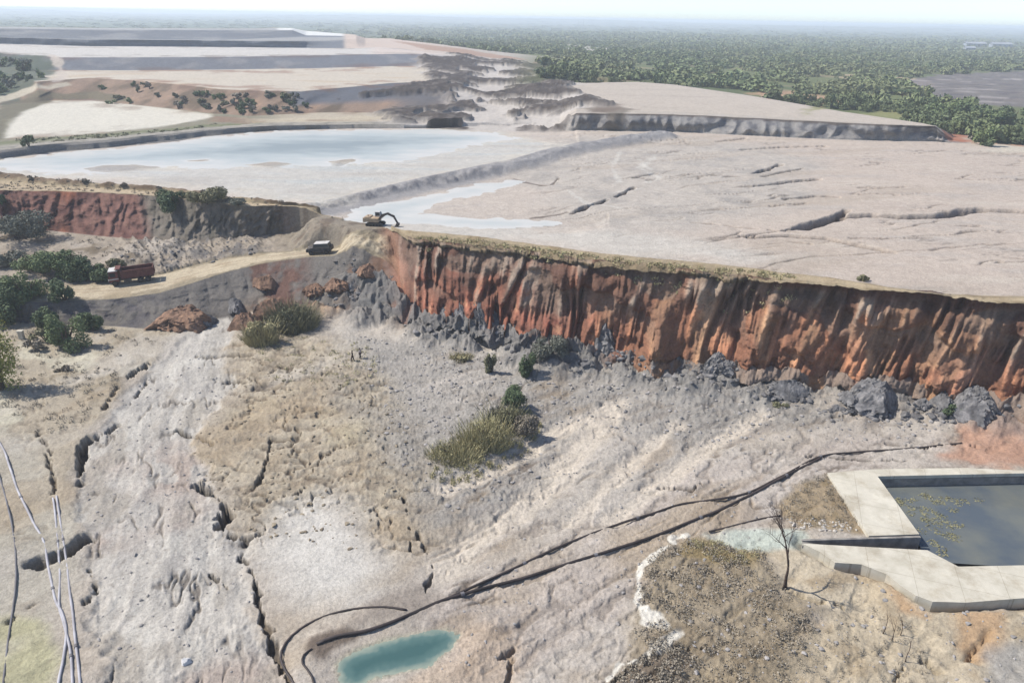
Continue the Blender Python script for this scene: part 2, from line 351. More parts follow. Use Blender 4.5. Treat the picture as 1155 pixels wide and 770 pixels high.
# bright drained rills
for pts, wd in (([(690, 470), (660, 500), (600, 560), (545, 600), (500, 640)], 1.6), ([(760, 480), (700, 530), (640, 590)], 1.0), ([(860, 470), (800, 500), (745, 545), (690, 585)], 1.2), ([(600, 505), (540, 535), (500, 550)], 1.2), ([(700, 455), (620, 490), (560, 520)], 1.3)):
    d = sdf(pts, 8, False) + n4 * 1.2
    mk = 1 - sstep(wd * .3, wd * 1.6, d)
    paint(mk, A(222, 211, 198), .85); Z -= mk * .3

# -- lower right: scrubby dry ground, salt crust, stained soil
SCR = [(742, 622), (775, 612), (830, 622), (862, 628), (880, 668), (930, 690), (900, 740), (880, 800), (690, 800), (690, 770), (715, 735), (722, 705), (718, 665), (730, 640)]
m, d = area(SCR, 1.6, 1.4, n4 + n1 * .3)
m2, d2 = area([(862, 625), (905, 620), (940, 640), (1000, 655), (1050, 690), (1300, 690), (1300, 900), (690, 900), (700, 780), (880, 745), (930, 690), (880, 668)], 1, 1)
paint(m2, A(206, 192, 168), .8)
paint(m2 * sstep(.05, .4, n4 + .4 * n12), A(168, 150, 124), .75)
paint(m2 * sstep(.1, .5, n12), A(212, 186, 148), .6)
scrub_ground = m
paint(m, A(166, 152, 130), .9)
paint(m * sstep(-.1, .3, n4 + n1 * .5), A(140, 126, 106), .75)
paint(m * sstep(.2, .5, n12 - n4 * .4), A(180, 168, 146), .7)
m3, _ = area([(770, 612), (800, 608), (860, 625), (850, 640), (800, 640), (765, 628)], .8, .8)
paint(m3, A(150, 132, 92), .75)
Z += (m + m2 * .8) * (n4 * .28 + n1 * .16)
Z += m * .4
m, d = area([(690, 770), (715, 745), (735, 742), (735, 720), (760, 725), (780, 740), (760, 800), (690, 830)], .6, .7)
paint(m, A(128, 115, 102), .85); Z += m * .3
k = np.zeros_like(Z)
for pts, wd in (([(752, 618), (735, 630), (722, 640), (719, 655), (722, 668), (717, 680), (726, 690), (733, 706)], .45), ([(733, 706), (748, 710), (738, 700)], .7), ([(766, 718), (752, 728), (742, 735)], .75), ([(742, 735), (722, 750), (700, 748), (686, 766)], .35), ([(760, 612), (756, 606), (775, 604)], .5)):
    d = sdf(pts, 5, False); dd = d + n1 * .25 + n4 * .7
    k = np.maximum(k, np.where(d < 4.9, 1 - sstep(wd * .5, wd * 1.0, dd), 0))
paint(k, A(238, 234, 226), .92)
m, d = area([(795, 604), (830, 599), (862, 599), (905, 603), (918, 617), (870, 624), (830, 621), (800, 610)], .5, .5)
paint(m, A(218, 218, 208), .8); paint(m * sstep(uw(850), uw(885), THg), A(192, 206, 198), .6)
ROUGH -= m * .4
m, d = area([(905, 545), (935, 540), (975, 598), (968, 604), (905, 602), (880, 580)], .7, .9)
paint(m, A(158, 138, 106), .8); paint(m * sstep(0, .4, n4 + n1 * .5), A(138, 122, 92), .8); Z += m * n1 * .18
m, d = area([(1085, 485), (1110, 470), (1160, 478), (1300, 520), (1300, 545), (1155, 530), (1095, 528), (1060, 515)], 1.2, 1.2)
paint(m, A(198, 156, 134), .85)
for pts in ([(1080, 700), (1130, 690), (1140, 720), (1100, 745), (1075, 730)], [(1000, 660), (1030, 690), (1040, 700), (1010, 695)]):
    m, d = area(pts, .7, .9); paint(m, A(196, 158, 118), .7)
m, d = area([(1120, 740), (1150, 715), (1200, 740), (1180, 800), (1115, 800)], .7, .9); paint(m, A(170, 168, 166), .8)
# heap of dark silt where the hose ends
m, d = area([(345, 735), (352, 722), (372, 712), (400, 710), (420, 712), (400, 722), (378, 732), (365, 745)], .5, .5)
paint(m, A(110, 96, 86), .85); Z += m * .35
m, d = area([(515, 712), (560, 700), (590, 730), (580, 770), (520, 790), (420, 790), (480, 756), (508, 735)], 1.2, .8)
paint(m, A(206, 184, 162), .6)
m, d = area([(440, 668), (480, 660), (500, 680), (470, 700), (430, 705), (400, 708), (400, 692)], .8, .8)
paint(m, A(150, 140, 132), .7)

# -- bank below the haul road, road, apron, ramp
BANK = seg('A')
wl = 1 - sstep(uw(430), uw(470), THg)
bn = fbm(X0 / 3, Z / 1.2 + Y0 / 6, 3, 61)
arc0 = np.cumsum(np.concatenate([[0], np.hypot(np.diff(L['A'][0] * np.sin(TH)), np.diff(L['A'][0] * np.cos(TH)))])).astype(np.float32)[None] + 0 * Z
m = BANK * wl
paint(m, A(126, 121, 117), .95)
paint(m * (1 - sstep(uw(150), uw(190), THg)) * sstep(-.1, .3, bn), A(106, 102, 106), .9)
paint(m * sstep(uw(255), uw(285), THg) * (1 - sstep(uw(330), uw(360), THg)) * sstep(-.15, .25, n4 + n12 * .5), A(120, 84, 72), .8)
paint(m * sstep(uw(380), uw(400), THg) * sstep(-.1, .3, n4), A(128, 96, 76), .8)
t = Sg - iA
rill = 1 - 2 * np.abs(vnoise(arc0 / 2.6 + .4 * n4, t * .6, 62))
DR += m * (rill * .5 + bn * .35 + n4 * .5 + n1 * .25) * np.sin(np.pi * np.clip(t, 0, 1))
ROAD = seg('B') * wl
paint(ROAD, A(158, 146, 124), .95)
rq = np.abs(Sg - iB - .5) + n4 * .3 + n1 * .08
paint(ROAD * sstep(.42, .30, rq), A(208, 194, 170), .95)
paint(ROAD * sstep(.1, .4, n4 + n12 * .5), A(178, 162, 136), .6)
rl = fbm(X0 / 14, (Sg - iB) * 7, 3, 63)
paint(ROAD * sstep(.1, .4, rl), A(176, 160, 138), .6)
rut = np.minimum(np.abs(Sg - iB - .42 - n12 * .06), np.abs(Sg - iB - .60 - n12 * .06))
paint(ROAD * sstep(.05, .02, rut) * sstep(-.4, .2, n4), A(172, 154, 130), .7)
Z += ROAD * (n1 * .06 + n4 * .1)
APR = seg('C2') * wl
paint(APR, A(172, 160, 146), .95)
paint(APR * sstep(0, .4, n12), A(190, 181, 172), .8)
paint(APR * sstep(.1, .4, n4 - n12 * .5), A(126, 112, 92), .8)
paint(APR * sstep(uw(140), uw(190), THg) * sstep(-.2, .3, n4) * (1 - sstep(uw(280), uw(320), THg)), A(120, 117, 117), .9)
rough_apr = APR * sstep(uw(110), uw(170), THg) * (1 - sstep(uw(285), uw(320), THg))
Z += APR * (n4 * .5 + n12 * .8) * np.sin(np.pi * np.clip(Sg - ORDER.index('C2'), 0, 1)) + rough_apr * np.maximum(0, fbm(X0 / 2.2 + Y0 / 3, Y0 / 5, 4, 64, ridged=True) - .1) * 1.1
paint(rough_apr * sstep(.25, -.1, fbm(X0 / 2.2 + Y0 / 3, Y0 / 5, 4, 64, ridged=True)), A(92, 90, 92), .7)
RAMP = (seg('C2') | seg('F')) * wl * sstep(uw(300), uw(335), THg)
paint(RAMP, A(150, 140, 126), .9); paint(RAMP * sstep(.0, .35, n4 + n12 * .5), A(118, 104, 92), .8)
Z += RAMP * (n4 * .5 + np.maximum(0, n1) * .3) * sstep(0, .3, Sg - ORDER.index('C2'))

MND = sstep(uw(255), uw(300), THg) * (1 - sstep(uw(455), uw(490), THg)) * sstep(4.5, 0, np.abs(Rg - rA + .5))
mb = np.maximum(0, fbm(X0 / 3.4, Y0 / 3.0, 3, 66) + .12)
Z += MND * mb * 2.6 + MND * np.maximum(0, n1) * .5
paint(MND * sstep(.0, .2, mb), A(176, 146, 118), .7); paint(MND * sstep(.0, .35, n4), A(122, 92, 76), .85); paint(MND * sstep(.05, .4, -n4 + n1 * .3), A(126, 122, 118), .8); paint(MND * sstep(uw(400), uw(420), THg), A(128, 126, 124), .8)
# -- dam face on the left
FACE = seg('F') * (1 - sstep(uw(300), uw(350), THg))
t = np.clip(Sg - ORDER.index('F'), 0, 1)
arc = np.cumsum(np.concatenate([[0], np.hypot(np.diff(L['C'][0] * np.sin(TH)), np.diff(L['C'][0] * np.cos(TH)))]))[None] + 0 * Z
def flutes(scale, slant, tt, seed):
    s = arc / scale - slant * tt + vnoise(arc / (scale * 2.7) - tt, tt * 1.5, seed) * .9
    return 1 - 2 * np.abs(vnoise(s, tt * .55 + vnoise(arc / 9, tt * 0, seed + 3), seed + 1)) , s
f1, _ = flutes(3.2, 1.1, t, 71); f2, _ = flutes(1.2, 1.6, t, 75)
env = np.sin(np.pi * np.clip(t * .85 + .08, 0, 1))
rgl = fbm(arc / 2 - t * 2, t * 5, 4, 77)
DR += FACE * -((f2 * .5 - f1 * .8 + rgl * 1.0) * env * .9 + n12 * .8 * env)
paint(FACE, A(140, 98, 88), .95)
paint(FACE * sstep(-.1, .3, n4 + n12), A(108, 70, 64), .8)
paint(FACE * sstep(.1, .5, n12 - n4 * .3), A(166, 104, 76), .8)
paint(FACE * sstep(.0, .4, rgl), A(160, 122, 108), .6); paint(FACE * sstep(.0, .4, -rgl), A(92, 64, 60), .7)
m = FACE * sstep(uw(165), uw(185), THg)
paint(m, A(140, 134, 124), .9); paint(m * sstep(0, .4, n4), A(112, 106, 96), .8)

# -- the red scarp
iF = ORDER.index('F')
wr = sstep(uw(425), uw(475), THg)
SCA = ((Sg >= iA) & (Sg < iC)) * wr
zA, zC = L['A'][1][None], L['C'][1][None]
t = np.clip((Zg - zA) / (zC - zA), 0, 1)
f1, s1 = flutes(2.7, .75, t, 81); f2, s2 = flutes(1.15, 1.5, t, 85); f3, _ = flutes(.5, 2.6, t, 89)
f1, f2, f3 = -f1, -f2, -f3
mod = .5 + .9 * sstep(-.4, .4, vnoise(arc / 7 - t * .5, t * 1.6, 91))
butt = vnoise(arc / 9 - t * .3, t * .9, 93)
env = np.clip(sstep(-.02, .2, t) * (1 - .5 * sstep(.85, 1, t)), 0, 1)
hgt = t * 13
rgh = fbm(arc / 1.5, hgt / 2.2, 5, 92)
iso = fbm(arc / 3.2, hgt / 3.4, 4, 98)
ledge = vnoise(arc / 6.5 + .2 * rgh, hgt / 4.5, 101); ledge = sstep(-.15, .2, ledge + .2 * iso)
rag = sstep(-.35, .25, fbm(arc / 5.5, hgt / 6, 3, 102))
rel = (f1 * 1.05 + f2 * .6) * mod * (.5 + .8 * rag) + f3 * .28 * rag + .65 * rgh + .6 * iso + .9 * (ledge - .5)
DR += SCA * -(env * (rel * .95 + butt * 1.1 - .1))
cone = np.maximum(0, vnoise(arc / 4.5, t * 0, 94) + .2)
talus = SCA * (1 - sstep(.0, .55, t - .25 * cone))
DR -= talus * (.7 + 3.4 * cone + .9 * rgh)
# lip: a vertical brow on the right part
rim_ = sstep(.84, .97, t) * sstep(uw(890), uw(850), THg)
DR += SCA * rim_ * 1.0
brow = SCA * sstep(uw(860), uw(900), THg) * sstep(.80, .9, t)
DR += brow * 1.1
red = A(176, 96, 70); orange = A(206, 136, 90); ochre = A(218, 168, 120); grey = A(164, 150, 134); maroon = A(128, 70, 58)
paint(SCA, orange, 1)
rr = sstep(uw(760), uw(600), THg)
hue = fbm(arc / 16, hgt / 9, 3, 95)
flu = vnoise(s1 * .8, t * .7, 96)                                   # differs from column to column
paint(SCA * np.clip(rr * .8 + sstep(.05, .4, hue) * .7, 0, 1), red)
paint(SCA * sstep(.1, .5, flu + iso * .5) * (.35 + .65 * rr), maroon, .75)
paint(SCA * sstep(.05, .5, -flu + iso * .5) * (1 - rr), ochre, .8)
up = sstep(.50, .80, t + hue * .25 + iso * .3 + flu * .2 + .12 * (f1 > 0))
paint(SCA * sstep(-.1, .35, hue + iso * .6) * (1 - rag * .5), A(190, 132, 100), .6)
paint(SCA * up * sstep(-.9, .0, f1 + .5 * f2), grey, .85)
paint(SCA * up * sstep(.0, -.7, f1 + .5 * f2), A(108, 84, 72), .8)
paint(SCA * sstep(.12, .4, iso + hue * .4 - .05) * sstep(-.4, .4, f1) * sstep(.12, .35, t), A(172, 150, 130), .7)
paint(SCA * sstep(.05, .4, rgh), A(120, 84, 66), .5)
paint(SCA * sstep(.1, .45, -rgh) * (1 - up), A(226, 170, 122), .45)
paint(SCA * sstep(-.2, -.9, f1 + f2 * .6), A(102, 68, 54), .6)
paint(SCA * sstep(.3, .0, ledge) * sstep(.3, .6, t), A(140, 120, 104), .5)
paint(SCA * sstep(.88, .95, t) * sstep(uw(850), uw(890), THg), A(104, 68, 56), .8)  # shadow below the overhanging lip, painted as a dark band
paint(SCA * sstep(.86, .96, t) * sstep(uw(880), uw(850), THg) * sstep(-.2, .3, iso), A(128, 110, 90), .85)
sc_ = np.flatnonzero(SCA.ravel() > .5); al_ = ALB.reshape(-1, 3)[sc_]; gm_ = al_.mean(1, keepdims=True); ALB.reshape(-1, 3)[sc_] = (al_ * .78 + gm_ * .22) * 1.24
# foot of the scarp: grey slumped blocks among red wash
foot = SCA * (1 - sstep(.04, .2, t + n4 * .1))
paint(foot * sstep(uw(740), uw(680), THg), A(132, 128, 126), .8)
paint(foot * sstep(uw(700), uw(780), THg), A(198, 158, 122), .7)
off_ = Rg - rA
pat = fbm(X0 / 9, Y0 / 9, 3, 86)
band = sstep(-8.5, -1.5, off_ + pat * 5) * (Sg < iA + .6) * sstep(uw(365), uw(405), THg) * (1 - .25 * sstep(uw(780), uw(860), THg))
rdg = fbm(X0 / 3.0 + Y0 / 7, Y0 / 2.6 - X0 / 8, 4, 99, ridged=True)
crg = fbm(X0 / .9, Y0 / .9, 3, 87, ridged=True)
bh = band * np.clip(sstep(-.35, .35, pat + .25 * rdg) * (.55 + .75 * rdg), 0, 2)
Z += bh * 1.7 + band * crg * .28
paint(band * sstep(.05, .4, bh), A(134, 132, 131), .9); paint(band * sstep(.1, .5, -crg) * sstep(.02, .2, bh), A(100, 99, 100), .7)
# -- crest with dry grass and track
CRE = ((Sg >= iC) & (Sg < iD + 1))
paint(CRE, A(176, 160, 132), .95)
paint(CRE * sstep(0, .4, n4), A(150, 132, 102), .8)
ll = 1 - sstep(uw(340), uw(400), THg)
tcr = np.clip(Sg - iC, 0, 1)
lipw = CRE * wr * (1 - tcr) ** 2
DR -= lipw * ((f1 * 1.05 + f2 * .6) * mod + f3 * .2 + .55 * fbm(arc / 1.5, 13 / 2.2 + 0 * Z, 5, 92) + butt) * .48
Z -= CRE * wr * (1 - tcr) ** 3 * (.7 + .5 * vnoise(arc / 3, tcr, 68)) * sstep(uw(890), uw(850), THg)
paint(CRE * wr * sstep(.8, .1, tcr + n4 * .5) * sstep(uw(900), uw(860), THg), A(138, 122, 98), .85)
paint(CRE * ll * sstep(.0, .1, tcr) * sstep(.62, .5, tcr), A(200, 182, 156), .9)
paint(CRE * ll * sstep(.6, .75, tcr) * sstep(-.3, .2, n4), A(112, 92, 76), .85)
Z += CRE * ll * sstep(.62, .8, tcr) * (.5 + n4 * .5) * sstep(2.2, 1.5, tcr)
paint(CRE * sstep(uw(800), uw(860), THg) * sstep(.2, .5, tcr) * sstep(1, .8, tcr), A(196, 178, 150), .7)
Z += CRE * n1 * .08 + CRE * n4 * .12

# -- upper tailings plain
iE = ORDER.index('E')
P1m = (Sg >= iE) & (Sg < iE + 1)
pl = fbm(X0 / 30 + n40 * .4, Y0 / 7, 4, 101)
paint(P1m * 1., A(204, 193, 184), 1)
paint(P1m * sstep(uw(500), uw(900), THg), A(203, 189, 178), .9)
paint(P1m * sstep(.05, .45, pl), A(192, 184, 178), .6)
paint(P1m * sstep(.1, .5, -pl), A(214, 203, 192), .6)
m, d = area([(600, 170), (700, 150), (790, 152), (880, 170), (900, 200), (880, 240), (780, 262), (690, 258), (640, 235), (600, 215)], 8, 8, n40, 40)
paint(m * P1m, A(195, 188, 181), .75); paint(m * P1m * sstep(0, .4, fbm(X0 / 12, Y0 / 8, 3, 109)), A(172, 167, 163), .6)
plx = fbm(X0 / 7, Y0 / 5, 4, 103)
Z += P1m * m * (plx * .35 + n4 * .12)
m, d = area([(-400, 215), (0, 196), (100, 200), (200, 211), (300, 222), (360, 232), (460, 205), (560, 185), (640, 165), (600, 152), (560, 157), (480, 172), (400, 185), (200, 188), (0, 190)], 5, 4, n12, 30)
paint(m * P1m, A(218, 212, 202), .85); ROUGH -= m * P1m * .35
m, d = area([(400, 262), (440, 240), (520, 250), (640, 255), (760, 270), (900, 290), (850, 298), (700, 286), (560, 266), (470, 262)], 4, 3, n12, 30)
paint(m * P1m, A(212, 208, 202), .7)
# cracks and slump steps in the dried crust
for pts, wd, dp in (([(1300, 246), (1155, 239), (1110, 236.5), (1090, 238), (1060, 243.5), (1040, 244), (1020, 245), (990, 243), (970, 243), (950, 244), (930, 249), (905, 257)], 2.9, 2.4), ([(945, 245), (955, 237)], 1.4, 1.4), ([(905, 257), (870, 262), (835, 266)], .7, .8),
                    ([(845, 267), (890, 266), (930, 269), (970, 277), (1005, 284)], 1.6, 1.3), ([(885, 272), (915, 275)], .6, .7), ([(855, 210), (890, 205), (925, 202)], 1.5, 1.4), ([(850, 196), (868, 190), (880, 186)], 1.5, 1.3), ([(860, 199), (905, 190)], 1.0, .9),
                    ([(885, 225), (920, 221), (945, 222)], 1.0, .9), ([(838, 169), (880, 166), (930, 165)], 1.8, 1.6), ([(810, 160), (840, 156)], 1.5, 1), ([(645, 238), (670, 230), (685, 225)], 1.1, 1.2), ([(600, 243), (622, 240), (640, 237)], .8, .8),
                    ([(695, 222), (715, 212)], .9, .9), ([(715, 200), (740, 195)], 1, .9), ([(780, 250), (830, 256), (900, 262)], .6, .5), ([(600, 205), (622, 208), (630, 200)], 1.0, .9), ([(580, 200), (610, 207)], .9, .8), ([(960, 268), (1010, 269), (1060, 268)], .5, .4), ([(455, 243), (470, 246), (485, 248)], .5, .5),
                    ([(870, 232), (910, 229)], .6, .6), ([(1060, 290), (1110, 288), (1155, 292)], .4, .3)):
    d = sdf(pts, 12, False); dd = d + n4 * .7 + n12 * .25
    k = np.where(d < 11.8, 1 - sstep(wd * .25, wd * .62, dd), 0) * P1m
    Z -= k * dp * .8; paint(k, A(112, 100, 92), .85)  # shade of the crack faces painted into the soil colour
for pts, wd in (([(740, 175), (722, 190), (745, 200), (730, 205)], 2.2), ([(720, 180), (735, 192)], 1.6), ([(690, 218), (720, 213)], 1.5), ([(700, 170), (690, 190), (700, 205)], 2), ([(640, 215), (660, 228), (700, 235)], 1.2)):
    d = sdf(pts, 14, False); dd = d + n4 * 1.5
    paint(np.where(d < 13.5, 1 - sstep(wd * .1, wd * .5, dd), 0) * P1m, A(220, 216, 210), .6)
da_, db_ = X0 * .94 + Y0 * .34, -X0 * .34 + Y0 * .94
dm = sstep(-.1, .3, fbm(X0 / 28, Y0 / 20, 3, 104)) * P1m * sstep(uw(560), uw(660), THg)
v = veins(da_ / 34 + n40 * .2, db_ / 8 + n12 * .15, 105, .045) * dm
paint(v, A(122, 113, 106), .8); Z -= v * .4
v = veins(da_ / 18, db_ / 4.5, 106, .05) * dm * sstep(0, .3, fbm(X0 / 15, Y0 / 15, 2, 107))
paint(v, A(142, 133, 126), .7)
paint(P1m * sstep(.1, .45, fbm(da_ / 50, db_ / 12, 4, 108)) * sstep(uw(560), uw(660), THg), A(186, 172, 158), .5)
# old grey bund running across the pond
BUND = [(340, 246), (375, 236), (420, 224), (470, 212), (520, 201), (560, 192), (590, 186), (620, 176), (660, 168), (700, 161), (745, 154)]
d = sdf(BUND, 25, False)
k = np.where(d < 24, 1 - sstep(1.5, 6.5, d + n4 * 1.2), 0) * P1m
Z += k * (1.5 + n4 * .4)
paint(np.where(d < 24, 1 - sstep(3, 7, d + n4 * 1.5), 0) * P1m, A(158, 157, 160), .9)
paint(np.where(d < 24, 1 - sstep(1, 5, np.abs(d + n4 * 2)), 0) * P1m * sstep(0, .4, n4), A(132, 131, 136), .8)

# -- dike, scarp of the second lift, terraces
S1 = seg('S1f'); t = np.clip(Sg - ORDER.index('S1f'), 0, 1)
wl1 = 1 - sstep(uw(590), uw(640), THg); wr1 = sstep(uw(625), uw(645), THg) * (1 - sstep(uw(1050), uw(1060), THg))
paint(S1 * wl1, A(150, 146, 142), .95); paint(S1 * wl1 * sstep(.5, .2, t), A(96, 96, 98), .85)
arc2 = np.cumsum(np.concatenate([[0], np.hypot(np.diff(L['S1t'][0] * np.sin(TH)), np.diff(L['S1t'][0] * np.cos(TH)))]))[None] + 0 * Z
g1 = 1 - 2 * np.abs(vnoise(arc2 / 4.2, t * .8, 111)); g2 = vnoise(arc2 / 15, t, 112); g3 = fbm(arc2 / 3, t * 3, 3, 113)
DR += S1 * wr1 * -np.sin(np.pi * np.clip(t, 0, 1)) * (g1 * 1.6 + g2 * 2.5)
Z += S1 * wr1 * g2 * .5 * t
paint(S1 * wr1, A(150, 148, 148), .95); paint(S1 * wr1 * sstep(-.1, .3, g3), A(112, 112, 118), .85); paint(S1 * wr1 * sstep(.2, .6, g1) * sstep(.5, .2, t), A(180, 174, 168), .6)
paint(S1 * wr1 * sstep(.82, .92, t + g3 * .1), A(92, 82, 76), .85)
after = sstep(uw(1056), uw(1062), THg)
paint(S1 * after, A(178, 128, 100), .9)
TOP = seg('S1t') | seg('DK')
paint(TOP * wl1, A(170, 164, 154), .95); paint(seg('S1t') * wl1 * sstep(0, .3, n4), A(140, 136, 128), .8)
gr = seg('S1t') * sstep(.55, .8, Sg - ORDER.index('S1t')) * (1 - sstep(uw(300), uw(340), THg))
paint(gr, A(118, 124, 84), .85)
P2m = seg('DK') * wr1
paint(P2m, A(202, 191, 180), .95); paint(P2m * sstep(.1, .5, fbm(X0 / 30, Y0 / 14, 3, 115)), A(190, 180, 170), .7)
m, d = area([(630, 131), (640, 122), (690, 119), (720, 124), (700, 128)], 2, 3, n12, 20); paint(m, A(126, 116, 104), .8)
m, d = area([(670, 120), (700, 118), (700, 124), (670, 127)], 2, 2, n12, 20); paint(m, A(124, 108, 96), .7)
# white silt basin between dike and embankment
WB = [(3, 156), (10, 140), (24, 127), (60, 114), (100, 112), (150, 118), (200, 124), (238, 129), (240, 132), (200, 140.5), (130, 148), (60, 154)]
m, d = area(WB, 1.5, .6, n12, 20)
paint(seg('DK') * wl1, A(142, 138, 118), .9); paint(seg('DK') * wl1 * sstep(uw(300), uw(360), THg), A(200, 188, 170), .9)
paint(m, A(228, 222, 208), .98); ROUGH -= m * .3
Z += seg('DK') * wl1 * (1 - m) * n12 * .6 * (THg < uw(300))
m, d = area([(240, 131), (300, 134), (350, 133), (440, 130), (510, 133), (505, 138), (420, 137), (300, 139), (240, 137)], 2, 2, n12, 20)
paint(m * sstep(uw(270), uw(330), THg), A(206, 194, 172), .7); paint(m * (1 - sstep(uw(270), uw(330), THg)), A(150, 116, 98), .7)
# embankment of the third lift
S3 = seg('S3f'); t = np.clip(Sg - ORDER.index('S3f'), 0, 1)
we = 1 - sstep(uw(520), uw(560), THg)
paint(S3 * we, A(156, 132, 114), .95); g = fbm(arc / 6 - t * 1.5, t, 4, 121); paint(S3 * we * sstep(-.1, .3, g), A(112, 98, 82), .9); paint(S3 * we * sstep(.1, .5, -g), A(180, 150, 128), .8)
DR += S3 * we * -np.sin(np.pi * t) * (1 - 2 * np.abs(vnoise(arc / 7 - t * 1.3, t * .6, 122))) * 2.6
paint(S3 * we * sstep(uw(340), uw(350), THg) * sstep(.25, .5, t), A(104, 110, 122), .92)
paint(S3 * we * sstep(uw(440), uw(470), THg), A(108, 106, 110), .8)
paint(S3 * (1 - sstep(uw(66), uw(72), THg)), A(88, 98, 84), .9)
T3 = seg('S3t'); paint(T3 * we, A(212, 202, 188), .98); paint(T3 * we * sstep(.1, .4, fbm(X0 / 40, Y0 / 16, 3, 125)), A(204, 186, 164), .7)
S4 = seg('S4f'); paint(S4 * we, A(124, 128, 138), .98); paint(S4 * we * sstep(.0, .4, fbm(arc / 7, Zg / 4, 4, 127)), A(152, 152, 156), .8); paint(S4 * we * sstep(.1, .4, fbm(arc / 30, Zg / 6, 3, 128)), A(128, 112, 112), .7)
T4 = seg('S4t'); paint(T4 * we, A(214, 210, 206), .98); paint(T4 * sstep(uw(425), uw(440), THg) * we, A(220, 206, 198), .9)
S5 = (Sg >= ORDER.index('S5f')) & (Sg < ORDER.index('S5b'))
wk = 1 - sstep(uw(403), uw(410), THg)
paint(S5 * wk, A(124, 130, 140), .98); paint(S5 * wk * sstep(.0, .4, fbm(X0 / 30, Zg / 2.5, 4, 129)), A(160, 162, 166), .8)
paint(seg('S5m') * wk, A(176, 176, 176), .8)
paint(seg('S5t') * wk, A(186, 188, 190), .8); paint(seg('S5t') * sstep(uw(338), uw(343), THg) * wk, A(236, 238, 238), 1)
paint(S5 * (1 - wk) * (1 - sstep(uw(460), uw(560), THg)), A(218, 200, 188), .95)
edge = fbm(X0 / 18, Y0 / 18, 4, 133)
for key, cc in (('S3t', (150, 112, 92)), ('S4f', (120, 108, 108)), ('S4t', (150, 140, 134)), ('S3f', (120, 96, 84)), ('DK', (160, 140, 120))):
    q_ = seg(key) * (1 - sstep(uw(560), uw(600), THg)); t = Sg - ORDER.index(key)
    paint(q_ * sstep(.25, .0, np.minimum(t, 1 - t) - edge * .25) * sstep(-.05, .25, edge), A(*cc), .7)
for key in ('S4f', 'S5f', 'S1f'):
    DR += seg(key) * edge * 3.0 * np.sin(np.pi * np.clip(Sg - ORDER.index(key), 0, 1)) * (1 - sstep(uw(560), uw(600), THg))
# vegetated slope and track at the far left
m, d = area([(-400, 60), (0, 60), (45, 63), (62, 72), (58, 84), (40, 96), (0, 106), (-400, 110)], 3, 3, n12, 25); paint(m, A(84, 96, 82), .9); paint(m * sstep(.1, .4, n12), A(104, 108, 86), .8)
m, d = area([(-60, 118), (0, 108), (25, 101), (50, 97), (75, 92), (80, 96), (55, 101), (30, 106), (0, 116), (-60, 126)], 1, 1, n12, 20); paint(m, A(206, 196, 178), .9)
m, d = area([(0, 120), (30, 108), (60, 102), (110, 103), (140, 108), (150, 115), (100, 112), (60, 113), (25, 126), (10, 140), (2, 160), (-20, 165)], 1, 1.5, n12, 20); paint(m, A(118, 112, 92), .85)
m, d = area([(54, 62), (62, 62), (74, 80), (80, 90), (60, 92), (66, 80)], .8, 1.5, n12, 20); paint(m, A(206, 194, 184), .8)

# -- breach zone: torn dark blocks and pale washed mud
BZ = [(470, 66), (530, 64), (600, 72), (690, 92), (640, 100), (690, 120), (640, 128), (630, 145), (540, 146), (430, 143), (430, 128), (500, 120), (505, 100), (480, 90)]
m, d = area(BZ, 4, 4, n12, 30)
brk = fbm(X0 / 26 + n12 * .3, Y0 / 22, 4, 131)
paint(m, A(206, 199, 194), .95)
Z += m * (n12 * .6 + brk * .7 + n4 * .1)
drk = m * sstep(-.04, .12, brk)
for pts in ([(380, 112), (430, 108), (500, 104), (560, 106), (600, 112), (560, 108), (520, 100), (500, 92)], [(485, 66), (530, 68), (540, 78), (500, 82), (480, 76)], [(500, 88), (530, 84), (530, 96), (500, 100)], [(440, 125), (500, 122), (545, 112), (535, 124), (480, 130)], [(500, 138), (530, 136), (520, 130), (500, 132)],
            [(540, 108), (590, 100), (640, 105), (620, 110), (560, 112)], [(600, 116), (650, 112), (690, 118), (640, 122)], [(595, 92), (620, 90), (615, 95), (590, 96)]):
    mm, d = area(pts, 2, 4, n12, 25); drk = np.maximum(drk, mm)
paint(drk, A(78, 69, 64), .97); paint(drk * sstep(.1, .4, n4), A(132, 124, 118), .6); Z += sstep(.2, .8, drk) * (1.5 + n12 * .8 + n4 * .5)
